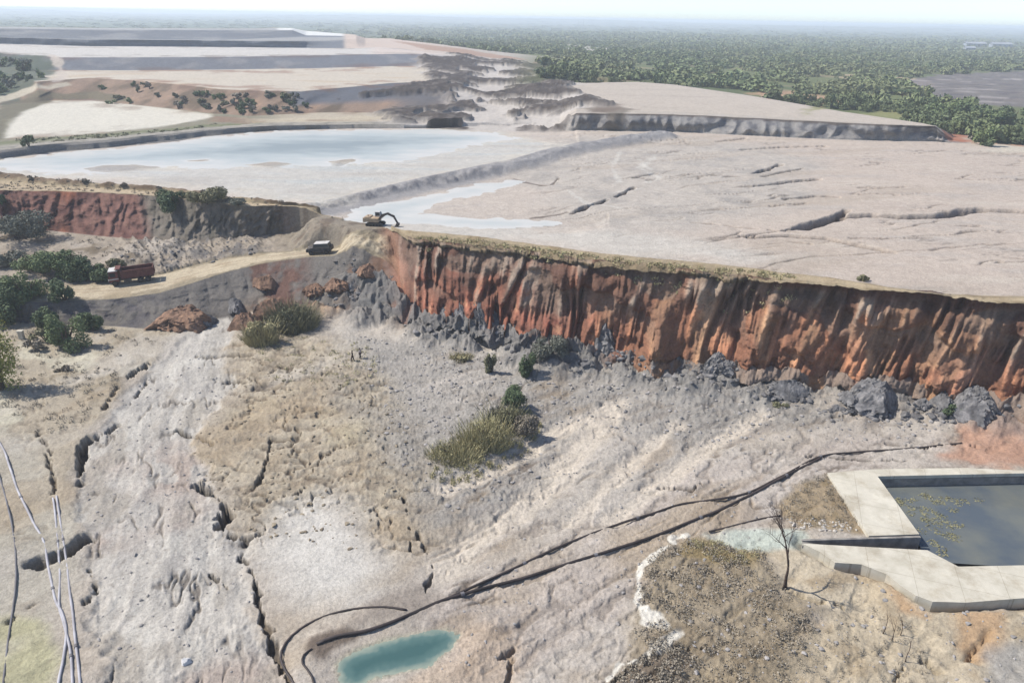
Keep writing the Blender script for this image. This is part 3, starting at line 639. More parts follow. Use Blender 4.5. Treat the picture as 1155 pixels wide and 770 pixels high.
# -- natural ground right of the tailings: dry scrub
rw = np.maximum(sstep(-1, 1, (Sg - ORDER.index('S3f') - .4) * 6) * sstep(uw(560), uw(640), THg), 0)
WLD = np.clip(rw + sstep(uw(1056), uw(1066), THg) * (Sg > ORDER.index('S1t')) + (Sg >= ORDER.index('S5b')) * 1., 0, 1)
paint(WLD, A(112, 120, 78), 1)
paint(WLD * sstep(-.1, .3, nfar), A(94, 108, 70), .8)
paint(WLD * sstep(.1, .4, n40), A(164, 148, 118), .6)
for pts, c in (([(850, 104), (880, 102), (960, 112), (930, 118), (870, 112)], (196, 160, 132)), ([(955, 84), (1000, 86), (1050, 90), (1050, 98), (990, 95), (950, 90)], (204, 182, 152)), ([(1010, 92), (1060, 84), (1155, 80), (1300, 78), (1300, 118), (1155, 122), (1090, 118), (1050, 108)], (128, 120, 122)), ([(1055, 146), (1085, 150), (1095, 160), (1055, 161)], (186, 120, 92)),
               ([(610, 66), (690, 75), (720, 88), (700, 92), (650, 82), (600, 72)], (150, 128, 104)), ([(640, 50), (690, 55), (670, 60), (630, 56)], (206, 200, 190)), ([(440, 46), (520, 55), (600, 68), (560, 66), (480, 56)], (180, 146, 124)), ([(1100, 162), (1300, 164), (1300, 176), (1120, 170)], (214, 206, 192)), ([(900, 128), (1000, 122), (1060, 132), (1060, 141), (980, 130)], (150, 150, 100))):
    m, d = area(pts, 3, 5, n12, 40); paint(m, A(*c), .85)
m, d = area([(1010, 92), (1060, 84), (1155, 80), (1300, 78), (1300, 118), (1155, 122), (1090, 118), (1050, 108)], 4, 5, n12, 40)
burn = m
paint(m * sstep(0, .35, n12), A(96, 90, 96), .8); paint(m * sstep(.15, .4, fbm(X0 / 50, Y0 / 9, 3, 141)), A(176, 168, 166), .8)
Z += WLD * sstep(200, 600, Rg) * n40 * .5
# low hills on the horizon
hz = sstep(4500, 9000, Rg)
Z += hz * np.minimum(np.maximum(0, fbm(X0 / 3500, Y0 / 5000, 3, 143) + .25) * 55, 38)
paint(sstep(900, 1800, Rg), A(98, 110, 84), .9); paint(sstep(900, 1800, Rg) * sstep(0, .4, fbm(X0 / 500, Y0 / 900, 3, 145)), A(120, 124, 96), .7)

# ------------------------------------------------------------------ water basins: level ground to the water, shelve the bed
WATER = []
def basin(name, pts, zw, reach, depth, slope, wander=1.0):
    d = sdf(pts, reach, True)
    dd = np.where(d < reach * .98, d + (n4 + n12 * .8) * wander, reach)
    w = 1 - sstep(reach * .35, reach * .98, np.maximum(dd, 0))
    prof = np.clip(dd * slope, -depth, 50)
    cap = Zg < zw + 1.2                     # leaves dam crests and dikes alone
    Z[:] = np.where(cap, Z * (1 - w) + w * (zw + prof), Z)
    return d
POND = [(-300, 204), (0, 181), (60, 173), (130, 167), (200, 160), (230, 155), (310, 148.5), (400, 145.5), (480, 145.5), (545, 148), (590, 153), (550, 160), (510, 168), (470, 178), (430, 184), (360, 187), (250, 190), (150, 190), (100, 197), (60, 196), (0, 190), (-300, 212)]
STRIP = [(385, 246), (400, 238), (440, 228), (490, 217), (540, 207), (580, 201), (596, 203), (560, 212), (510, 224), (480, 234), (470, 241), (520, 243), (580, 244), (640, 246), (622, 252), (570, 255), (520, 255), (470, 251), (420, 252)]
POOL = [(380, 748), (395, 735), (428, 721), (470, 714), (503, 710), (517, 716), (506, 733), (482, 750), (450, 757), (420, 764), (404, 776), (385, 772)]
shl, _ = area([(-400, 215), (0, 196), (100, 200), (200, 211), (300, 222), (360, 232), (460, 205), (560, 185), (640, 165), (600, 152), (480, 144), (0, 178), (-400, 200)], 4, 5, n12, 30)
paint(shl * P1m, A(216, 209, 197), .9); paint(shl * P1m * sstep(.05, .4, pl), A(200, 190, 176), .7); paint(shl * P1m * sstep(.1, .4, -pl), A(204, 206, 202), .6); ROUGH -= np.where(shl > 0, shl, 0) * P1m * .2
basin('pond', POND, 10.86, 26, .7, .02, 5)
basin('strip', STRIP, 11.02, 10, .6, .03, 2.5)
zpool = W(450, 737)[2] - .12
basin('pool', POOL, zpool, 4.5, 1.4, .16, .25)
m, d = area(POOL, .35, .1, n1, 4); paint(m, A(120, 150, 140), .8)
m = 1 - sstep(0, .7, np.abs(d + .1)); paint(m, A(196, 188, 166), .5)
for pts in ([(95, 190), (115, 186), (150, 186), (175, 189), (140, 193), (105, 193)], [(280, 186), (310, 182), (330, 185), (300, 189)], [(205, 181), (235, 179), (240, 181), (210, 183)], [(370, 182), (400, 178), (400, 181), (380, 186)]):
    m, d = area(pts, 1.5, 1.0, n4, 14); Z += m * .28; paint(m, A(172, 162, 150), .8)

# concrete tank: excavate
DECK_Z = .75
TANK_OUT = [WZ(933, 533, DECK_Z)[:2], WZ(980, 601, DECK_Z)[:2], WZ(905, 608, DECK_Z)[:2], WZ(905, 613, DECK_Z)[:2], WZ(925, 622, DECK_Z)[:2], WZ(942, 634, DECK_Z)[:2], WZ(972, 636, DECK_Z)[:2], WZ(1000, 647, DECK_Z)[:2], WZ(1016, 660, DECK_Z)[:2], WZ(1033, 671, DECK_Z)[:2], WZ(1052, 678, DECK_Z)[:2], WZ(1090, 679, DECK_Z)[:2],
            WZ(1155, 674, DECK_Z)[:2], WZ(1300, 664, DECK_Z)[:2], WZ(1262, 545, DECK_Z)[:2], WZ(1155, 530.5, DECK_Z)[:2], WZ(1088, 527.5, DECK_Z)[:2], WZ(985, 529, DECK_Z)[:2]]
d = sdf(TANK_OUT, 6, True, True)
w = 1 - sstep(0.5, 5.5, np.maximum(d, 0)); Z[:] = np.where(d < 5.9, Z * (1 - w * .9) + w * .9 * (DECK_Z - .28 + n4 * .15), Z)
near_side = sdf([(905, 616), (942, 638), (1000, 652), (1050, 684), (1155, 680), (1300, 672)], 4, False)
Z -= np.where(near_side < 3.9, 1 - sstep(.3, 1.6, near_side + n1 * .3), 0) * .75
paint(np.where(near_side < 3.9, 1 - sstep(.2, 1.0, near_side + n1 * .3), 0), A(118, 102, 88), .7)
Z[:] = np.where(d < -.35, -3.2, Z)

# surface roughness at hand size
fine = fbm(X0 / .45, Y0 / .45, 3, 151)
Z += FLOOR * fine * (.05 + .07 * fan + .05 * tan_ + .05 * scrub_ground + .03 * pink) * (1 - .8 * smooth_lobe)
cl = np.maximum(0, fbm(X0 / 1.3, Y0 / 1.3, 3, 153) - .18)
Z += FLOOR * cl * (fan * .55 + tan_ * .25 + pink * .15 + .08)
paint(FLOOR * sstep(.05, .25, cl) * (fan + tan_ * .5), A(150, 146, 142), .6)
spk = sstep(.35, .6, fbm(X0 / .9, Y0 / .9, 2, 155)) * FLOOR
paint(spk * (1 - smooth_lobe), A(138, 128, 118), .35)

mott = 1 + .10 * n1 + .08 * fbm(X0 / 2.2, Y0 / 2.2, 3, 157) + .06 * n12
ALB *= mott[..., None] * np.array([1.01, .992, .93], np.float32)
ALB = np.clip(ALB, .015, .8)

for u_, v_ in ((362, 285.5), (150, 318)):                    # level standing places on the haul road
    cx_, cy_, _ = W(u_, v_); pad = 1 - sstep(2.6, 5.0, np.hypot(X0 - cx_, Y0 - cy_))
    Z[:] = Z * (1 - pad) + pad * Zg; DR *= 1 - pad
R2 = (Rg + DR).astype(np.float32)
X, Y = R2 * SN.astype(np.float32), R2 * CN.astype(np.float32)
Z = Z.astype(np.float32)

def ground(x, y):
    """height of the finished ground"""
    t, r = math.atan2(x, y), math.hypot(x, y)
    j = int(np.searchsorted(TH, t)); j = min(max(j, 1), NC - 1)
    f = (t - TH[j - 1]) / (TH[j] - TH[j - 1])
    return float(np.interp(r, R2[:, j - 1], Z[:, j - 1])) * (1 - f) + float(np.interp(r, R2[:, j], Z[:, j])) * f

def G(u, v):
    """survey point on the finished ground"""
    t, s = ray(u, v)
    j = int(np.searchsorted(TH, t)); j = min(max(j, 0), NC - 1)
    g = Z[:, j] - (H + s * R2[:, j])
    i = int(np.argmax(g >= 0))
    if g[i] < 0: i = NR - 1
    i = max(i, 1)
    q = g[i - 1] / (g[i - 1] - g[i]) if g[i] != g[i - 1] else 0
    r = float(R2[i - 1, j] + q * (R2[i, j] - R2[i - 1, j])); z = float(Z[i - 1, j] + q * (Z[i, j] - Z[i - 1, j]))
    return Vector((r * math.sin(t), r * math.cos(t), z))
# ------------------------------------------------------------------ materials
def nodes(name):
    m = bpy.data.materials.new(name); m.use_nodes = True
    nt = m.node_tree; nt.nodes.clear()
    out = nt.nodes.new('ShaderNodeOutputMaterial'); b = nt.nodes.new('ShaderNodeBsdfPrincipled')
    nt.links.new(b.outputs[0], out.inputs['Surface'])
    b.inputs['Specular IOR Level'].default_value = .25
    return m, nt, b

def noise(nt, scale, detail=4, rough=.6, coord='Object', stretch=None):
    tc = nt.nodes.new('ShaderNodeTexCoord'); n = nt.nodes.new('ShaderNodeTexNoise')
    n.inputs['Scale'].default_value = scale; n.inputs['Detail'].default_value = detail; n.inputs['Roughness'].default_value = rough
    if stretch:
        mp = nt.nodes.new('ShaderNodeMapping'); mp.inputs['Scale'].default_value = stretch
        nt.links.new(tc.outputs[coord], mp.inputs['Vector']); nt.links.new(mp.outputs[0], n.inputs['Vector'])
    else:
        nt.links.new(tc.outputs[coord], n.inputs['Vector'])
    return n

def mat(name, c, c2=None, rough=.85, scale=2.0, bump=0.0, metal=0.0, spec=.25, c3=None, detail=4, bdist=.05, stretch=None, spread=(.35, .65)):
    """albedo varying between two or three colours with a solid noise"""
    m, nt, b = nodes(name)
    b.inputs['Roughness'].default_value = rough; b.inputs['Metallic'].default_value = metal; b.inputs['Specular IOR Level'].default_value = spec
    n = noise(nt, scale, detail, stretch=stretch); r = nt.nodes.new('ShaderNodeValToRGB')
    nt.links.new(n.outputs['Fac'], r.inputs[0]); nt.links.new(r.outputs[0], b.inputs['Base Color'])
    c2 = c2 or tuple(x * .75 for x in c)
    e = r.color_ramp.elements
    e[0].position, e[1].position = spread
    e[0].color = (*c2, 1); e[1].color = (*c, 1)
    if c3:
        q = e.new(sum(spread) / 2); q.color = (*c3, 1)
    if bump:
        bp = nt.nodes.new('ShaderNodeBump'); bp.inputs['Strength'].default_value = bump; bp.inputs['Distance'].default_value = bdist
        n2 = noise(nt, scale * 3, 5); nt.links.new(n2.outputs['Fac'], bp.inputs['Height']); nt.links.new(bp.outputs[0], b.inputs['Normal'])
    return m

def ground_material():
    m, nt, b = nodes('tailings soil')
    at = nt.nodes.new('ShaderNodeAttribute'); at.attribute_name = 'soil'
    ar = nt.nodes.new('ShaderNodeAttribute'); ar.attribute_name = 'gloss'
    n = noise(nt, 3.2, 6, .7); n2 = noise(nt, .7, 4, .65)
    mr = nt.nodes.new('ShaderNodeMapRange'); mr.inputs['From Min'].default_value = .3; mr.inputs['From Max'].default_value = .7; mr.inputs['To Min'].default_value = .74; mr.inputs['To Max'].default_value = 1.20
    nt.links.new(n.outputs['Fac'], mr.inputs['Value'])
    mr2 = nt.nodes.new('ShaderNodeMapRange'); mr2.inputs['From Min'].default_value = .3; mr2.inputs['From Max'].default_value = .7; mr2.inputs['To Min'].default_value = .90; mr2.inputs['To Max'].default_value = 1.09
    nt.links.new(n2.outputs['Fac'], mr2.inputs['Value'])
    mu = nt.nodes.new('ShaderNodeMath'); mu.operation = 'MULTIPLY'; nt.links.new(mr.outputs[0], mu.inputs[0]); nt.links.new(mr2.outputs[0], mu.inputs[1])
    vm = nt.nodes.new('ShaderNodeVectorMath'); vm.operation = 'SCALE'
    nt.links.new(at.outputs['Color'], vm.inputs[0]); nt.links.new(mu.outputs[0], vm.inputs['Scale'])
    nt.links.new(vm.outputs[0], b.inputs['Base Color']); nt.links.new(ar.outputs['Fac'], b.inputs['Roughness'])
    n3 = noise(nt, 9, 5, .75); sp = nt.nodes.new('ShaderNodeMapRange'); sp.inputs['From Min'].default_value = .36; sp.inputs['From Max'].default_value = .46; sp.inputs['To Min'].default_value = .62; sp.inputs['To Max'].default_value = 1.0
    nt.links.new(n3.outputs['Fac'], sp.inputs['Value']); m3 = nt.nodes.new('ShaderNodeMath'); m3.operation = 'MULTIPLY'; nt.links.new(mu.outputs[0], m3.inputs[0]); nt.links.new(sp.outputs[0], m3.inputs[1]); nt.links.new(m3.outputs[0], vm.inputs['Scale'])
    vo = nt.nodes.new('ShaderNodeTexVoronoi'); vo.inputs['Scale'].default_value = 1.7; vo.feature = 'F1'; tc = nt.nodes.new('ShaderNodeTexCoord'); nt.links.new(tc.outputs['Object'], vo.inputs['Vector'])
    hs = nt.nodes.new('ShaderNodeMath'); hs.operation = 'MULTIPLY_ADD'; hs.inputs[1].default_value = -.25; nt.links.new(vo.outputs['Distance'], hs.inputs[0]); nt.links.new(n.outputs['Fac'], hs.inputs[2])
    bp = nt.nodes.new('ShaderNodeBump'); bp.inputs['Strength'].default_value = .6; bp.inputs['Distance'].default_value = .26
    nt.links.new(hs.outputs[0], bp.inputs['Height']); nt.links.new(bp.outputs[0], b.inputs['Normal'])
    return m

def water_material(name, c, c2, rough, scale, spec=.5, stretch=None, wave=.02):
    m, nt, b = nodes(name)
    n = noise(nt, scale, 4, .55, stretch=stretch); r = nt.nodes.new('ShaderNodeValToRGB')
    r.color_ramp.elements[0].position = .35; r.color_ramp.elements[1].position = .66
    r.color_ramp.elements[0].color = (*c, 1); r.color_ramp.elements[1].color = (*c2, 1)
    nt.links.new(n.outputs['Fac'], r.inputs[0]); nt.links.new(r.outputs[0], b.inputs['Base Color'])
    b.inputs['Roughness'].default_value = rough; b.inputs['Specular IOR Level'].default_value = spec; b.inputs['IOR'].default_value = 1.33
    bp = nt.nodes.new('ShaderNodeBump'); bp.inputs['Strength'].default_value = .25; bp.inputs['Distance'].default_value = wave
    n2 = noise(nt, 1.6, 3); nt.links.new(n2.outputs['Fac'], bp.inputs['Height']); nt.links.new(bp.outputs[0], b.inputs['Normal'])
    return m

# ------------------------------------------------------------------ mesh helpers
def mesh_np(name, verts, faces, material, smooth=False, parent=None):
    """verts (n,3); faces (m,3|4) array"""
    me = bpy.data.meshes.new(name); faces = np.asarray(faces, np.int32); k = faces.shape[1]
    me.vertices.add(len(verts)); me.vertices.foreach_set('co', np.asarray(verts, np.float32).ravel())
    me.loops.add(faces.size); me.loops.foreach_set('vertex_index', faces.ravel())
    me.polygons.add(len(faces)); me.polygons.foreach_set('loop_start', np.arange(0, faces.size, k, dtype=np.int32)); me.polygons.foreach_set('loop_total', np.full(len(faces), k, np.int32))
    me.polygons.foreach_set('use_smooth', np.full(len(faces), smooth, bool))
    me.update(calc_edges=True)
    if material: me.materials.append(material)
    o = bpy.data.objects.new(name, me); COL.objects.link(o)
    if parent is not None: o.parent = parent
    return o

def tag(o, label=None, cat=None, group=None, kind=None):
    for k, v in (('label', label), ('category', cat), ('group', group), ('kind', kind)):
        if v: o[k] = v
    return o

def empty(name, loc, rz=0, label=None, cat=None, group=None, tilt=None):
    o = bpy.data.objects.new(name, None); COL.objects.link(o); o.empty_display_size = .3
    o.location = loc; o.rotation_euler = (tilt[0] if tilt else 0, tilt[1] if tilt else 0, rz)
    return tag(o, label, cat, group)

# ------------------------------------------------------------------ terrain
I = np.arange(NR * NC, dtype=np.int32).reshape(NR, NC)
quads = np.stack([I[:-1, :-1], I[:-1, 1:], I[1:, 1:], I[1:, :-1]], -1).reshape(-1, 4)
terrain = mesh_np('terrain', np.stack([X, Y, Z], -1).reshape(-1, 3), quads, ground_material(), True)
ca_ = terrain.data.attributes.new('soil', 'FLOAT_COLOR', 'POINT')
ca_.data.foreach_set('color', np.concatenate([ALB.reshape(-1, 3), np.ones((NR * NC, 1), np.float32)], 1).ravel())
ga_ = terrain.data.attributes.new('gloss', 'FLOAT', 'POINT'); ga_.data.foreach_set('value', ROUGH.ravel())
tag(terrain, kind='structure')

def sheet(name, pts, z, material, grow=0.0, world=False):
    bm = bmesh.new(); P = [(p[0], p[1]) if world else WZ(p[0], p[1], z)[:2] for p in pts]
    vs = [bm.verts.new((x, y, z)) for x, y in P]
    f = bm.faces.new(vs)
    bmesh.ops.triangulate(bm, faces=[f], ngon_method='EAR_CLIP')
    for g in bm.faces:
        if g.normal.z < 0: g.normal_flip()
    me = bpy.data.meshes.new(name); bm.to_mesh(me); bm.free(); me.materials.append(material)
    o = bpy.data.objects.new(name, me); COL.objects.link(o)
    return tag(o, kind='structure')

def shelving_water(mname, shallow, mid, deep, rough, spec, wave=.02):
    m = water_material(mname, mid, mid, rough, .05, spec, wave=wave); nt = m.node_tree
    b = [n for n in nt.nodes if n.type == 'BSDF_PRINCIPLED'][0]
    at = nt.nodes.new('ShaderNodeAttribute'); at.attribute_name = 'depth'
    n = noise(nt, .05, 4, .6, stretch=(1, 3, 1)); n.inputs['Detail'].default_value = 4
    ad = nt.nodes.new('ShaderNodeMath'); ad.operation = 'MULTIPLY_ADD'; ad.inputs[1].default_value = .9; ad.inputs[2].default_value = -.45
    sm_ = nt.nodes.new('ShaderNodeMath'); sm_.operation = 'ADD'
    nt.links.new(n.outputs['Fac'], ad.inputs[0]); nt.links.new(ad.outputs[0], sm_.inputs[0]); nt.links.new(at.outputs['Fac'], sm_.inputs[1])
    r = nt.nodes.new('ShaderNodeValToRGB'); e = r.color_ramp.elements; e[0].position, e[1].position = .0, .9; e[0].color = (*shallow, 1); e[1].color = (*deep, 1); q = e.new(.4); q.color = (*mid, 1)
    nt.links.new(sm_.outputs[0], r.inputs[0]); nt.links.new(r.outputs[0], b.inputs['Base Color'])
    return m

def water_grid(name, pts, z, step, depth, material):
    P = np.array([WZ(p[0], p[1], z)[:2] for p in pts]); lo, hi = P.min(0), P.max(0)
    nx, ny = int((hi[0] - lo[0]) / step) + 2, int((hi[1] - lo[1]) / step) + 2
    gx, gy = np.meshgrid(lo[0] + step * np.arange(nx), lo[1] + step * np.arange(ny))
    ins = np.zeros(gx.shape, bool)
    for i in range(len(P)):
        a, b = P[i], P[(i + 1) % len(P)]
        if a[1] != b[1]: ins ^= ((a[1] > gy) != (b[1] > gy)) & (gx < (b[0] - a[0]) * (gy - a[1]) / (b[1] - a[1]) + a[0])
    dp = np.zeros(gx.shape)
    for q in np.argwhere(ins): dp[q[0], q[1]] = max(0, z - ground(gx[q[0], q[1]], gy[q[0], q[1]])) / depth
    keep = ins[:-1, :-1] & ins[1:, :-1] & ins[:-1, 1:] & ins[1:, 1:]
    K = np.arange(nx * ny).reshape(ny, nx); f = np.stack([K[:-1, :-1], K[:-1, 1:], K[1:, 1:], K[1:, :-1]], -1)[keep]
    used = np.unique(f); remap = np.full(nx * ny, -1); remap[used] = np.arange(len(used))
    o = mesh_np(name, np.stack([gx.ravel()[used], gy.ravel()[used], np.full(len(used), z)], -1), remap[f], material)
    o.data.attributes.new('depth', 'FLOAT', 'POINT').data.foreach_set('value', dp.ravel()[used].astype(np.float32))
    return tag(o, kind='structure')

pale = shelving_water('silty pond water', (.43, .42, .39), (.32, .345, .335), (.205, .235, .238), .45, .05)
WIDE = [(-420, 206), (-300, 197), (0, 177), (60, 169.5), (130, 163.5), (200, 157), (230, 151.5), (310, 145.5), (400, 143), (480, 143), (545, 146), (597, 152), (600, 156), (560, 166), (520, 175), (475, 186), (430, 192), (360, 196), (250, 199), (150, 199), (100, 203), (60, 202), (0, 196), (-300, 218), (-420, 224)]
water_grid('pond_water', WIDE, 10.86, 1.5, .6, pale)
water_grid('pond_water', [(376, 248), (393, 236), (440, 225), (490, 214), (540, 204), (580, 197.5), (604, 201), (570, 215), (520, 229), (492, 236), (520, 240), (580, 241), (655, 243.5), (632, 255), (570, 259), (515, 259), (465, 254), (420, 256)], 11.02, .7, .5, pale)
water_grid('pool_water', [(370, 750), (390, 730), (427, 716), (470, 709), (506, 705), (524, 715), (513, 736), (487, 755), (454, 762), (424, 771), (404, 784), (378, 780)], zpool, .16, .24, shelving_water('turquoise pool water', (.22, .25, .20), (.075, .130, .120), (.044, .092, .088), .12, .4))

# ------------------------------------------------------------------ camera, sky, sun, air
cam = bpy.data.objects.new('camera', bpy.data.cameras.new('camera')); COL.objects.link(cam); scn.camera = cam
cam.data.sensor_width = 36; cam.data.lens = 36 * FPX / 1155; cam.data.clip_end = 60000; cam.data.clip_start = .5
cx = Vector((CR, SR * SP, SR * CP)); cy = Vector((-SR, CR * SP, CR * CP)); cz = -Vector((0, CP, -SP))
cam.matrix_world = Matrix(((cx.x, cy.x, cz.x, 0), (cx.y, cy.y, cz.y, 0), (cx.z, cy.z, cz.z, H), (0, 0, 0, 1)))

SUN_EL, SUN_AZ = rad(49), rad(-82)          # azimuth clockwise from +Y: light from the left and a little behind the dam
to_sun = Vector((math.sin(SUN_AZ) * math.cos(SUN_EL), math.cos(SUN_AZ) * math.cos(SUN_EL), math.sin(SUN_EL)))
sun = bpy.data.objects.new('sun', bpy.data.lights.new('sun', 'SUN')); COL.objects.link(sun)
sun.data.energy = 3.9; sun.data.angle = rad(.55); sun.data.color = (1, .955, .89)
sun.rotation_euler = to_sun.to_track_quat('Z', 'Y').to_euler(); sun.location = (-60, 20, 90)
world = bpy.data.worlds.new('World'); scn.world = world; world.use_nodes = True
nt = world.node_tree; nt.nodes.clear()
sky = nt.nodes.new('ShaderNodeTexSky'); sky.sky_type = 'NISHITA'; sky.sun_disc = False
sky.sun_elevation = SUN_EL; sky.sun_rotation = SUN_AZ; sky.altitude = 0; sky.dust_density = .55; sky.air_density = .58; sky.ozone_density = 1.2
bg = nt.nodes.new('ShaderNodeBackground'); bg.inputs['Strength'].default_value = .14
wo = nt.nodes.new('ShaderNodeOutputWorld'); nt.links.new(sky.outputs[0], bg.inputs['Color']); nt.links.new(bg.outputs[0], wo.inputs['Surface'])

def haze_box(density):
    m = bpy.data.materials.new('dusty air'); m.use_nodes = True; t = m.node_tree; t.nodes.clear()
    o = t.nodes.new('ShaderNodeOutputMaterial'); v = t.nodes.new('ShaderNodeVolumePrincipled')
    v.inputs['Color'].default_value = (.86, .93, 1, 1); v.inputs['Density'].default_value = density; v.inputs['Anisotropy'].default_value = .1
    t.links.new(v.outputs[0], o.inputs['Volume'])
    a, b, lo, hi = 17000, 17000, -8.0, 51.0
    vs = [(x, y, z) for z in (lo, hi) for x, y in ((-a, -400), (a, -400), (a, b), (-a, b))]
    fs = [(3, 2, 1, 0), (4, 5, 6, 7), (0, 1, 5, 4), (1, 2, 6, 5), (2, 3, 7, 6), (3, 0, 4, 7)]
    return tag(mesh_np('haze', vs, fs, m), kind='stuff')
haze_box(2.9e-4)

vs_ = scn.view_settings
vs_.view_transform = 'Standard'; vs_.look = 'None'; vs_.gamma = 1; vs_.use_curve_mapping = False; vs_.exposure = .74
scn.cycles.use_denoising = True
scn.cycles.max_bounces = 6; scn.cycles.volume_bounces = 1; scn.cycles.transparent_max_bounces = 8
# ------------------------------------------------------------------ shape collector
class MB:
    """collects solid shapes, then links them as ONE mesh object"""
    def __init__(s): s.bm = bmesh.new()
    def box(s, c, size, rz=0, bevel=0, taper=None, rx=0, ry=0):
        m = Matrix.Translation(c) @ Matrix.Rotation(rz, 4, 'Z') @ Matrix.Rotation(ry, 4, 'Y') @ Matrix.Rotation(rx, 4, 'X') @ Matrix.Diagonal((*size, 1))
        g = bmesh.ops.create_cube(s.bm, size=1, matrix=Matrix())['verts']
        if taper:
            for v in g:
                if v.co.z > 0: v.co.x = v.co.x * taper[0] + taper[2]; v.co.y *= taper[1]
        bmesh.ops.transform(s.bm, matrix=m, verts=g)
        if bevel: bmesh.ops.bevel(s.bm, geom=list({e for v in g for e in v.link_edges}), offset=bevel, segments=2, affect='EDGES', profile=.6)
        return s
    def prism(s, pts, z0, z1):
        lo = [s.bm.verts.new((p[0], p[1], z0)) for p in pts]; hi = [s.bm.verts.new((p[0], p[1], z1)) for p in pts]
        n = len(pts)
        for i in range(n): s.bm.faces.new((lo[i], lo[(i + 1) % n], hi[(i + 1) % n], hi[i]))
        fs = [s.bm.faces.new(hi), s.bm.faces.new(lo[::-1])]
        bmesh.ops.triangulate(s.bm, faces=fs, ngon_method='EAR_CLIP')
        bmesh.ops.recalc_face_normals(s.bm, faces=s.bm.faces[:])
        return s
    def side(s, pts, y0, y1):
        """profile in x,z extruded along y"""
        a = [s.bm.verts.new((p[0], y0, p[1])) for p in pts]; b = [s.bm.verts.new((p[0], y1, p[1])) for p in pts]
        n = len(pts)
        for i in range(n): s.bm.faces.new((a[i], a[(i + 1) % n], b[(i + 1) % n], b[i]))
        fs = [s.bm.faces.new(b[::-1]), s.bm.faces.new(a)]
        bmesh.ops.triangulate(s.bm, faces=fs)
        bmesh.ops.recalc_face_normals(s.bm, faces=s.bm.faces[:])
        return s
    def cyl(s, a, b, r0, r1=None, n=12):
        r1 = r0 if r1 is None else r1
        a, b = Vector(a), Vector(b); d = b - a
        m = Matrix.Translation((a + b) / 2) @ d.to_track_quat('Z', 'Y').to_matrix().to_4x4()
        bmesh.ops.create_cone(s.bm, cap_ends=True, segments=n, radius1=r0, radius2=r1, depth=d.length, matrix=m)
        return s
    def tube(s, P, R, n=8):
        P = [Vector(p) for p in P]; rings = []
        for i, p in enumerate(P):
            d = (P[min(i + 1, len(P) - 1)] - P[max(i - 1, 0)]).normalized()
            x = d.cross(Vector((0, 0, 1)));  x = x.normalized() if x.length > 1e-3 else Vector((1, 0, 0)); y = x.cross(d)
            r = R[i] if hasattr(R, '__len__') else R
            rings.append([s.bm.verts.new(p + (x * math.cos(k * 2 * math.pi / n) + y * math.sin(k * 2 * math.pi / n)) * r) for k in range(n)])
        for a, b in zip(rings, rings[1:]):
            for k in range(n): s.bm.faces.new((a[k], a[(k + 1) % n], b[(k + 1) % n], b[k]))
        s.bm.faces.new(rings[0][::-1]); s.bm.faces.new(rings[-1])
        bmesh.ops.recalc_face_normals(s.bm, faces=s.bm.faces[:])
        return s
    def build(s, name, material, parent=None, smooth=False):
        me = bpy.data.meshes.new(name); s.bm.to_mesh(me); s.bm.free()
        if smooth: me.polygons.foreach_set('use_smooth', np.ones(len(me.polygons), bool))
        me.materials.append(material)
        o = bpy.data.objects.new(name, me); COL.objects.link(o)
        if parent is not None: o.parent = parent
        return o

def copy_tree(o, parent=None):
    c = o.copy(); COL.objects.link(c); c.parent = parent
    for ch in [k for k in COL.objects if k.parent == o]: copy_tree(ch, c)
    return c

def S(*c): return tuple(float(x) for x in lin(c) * .62)

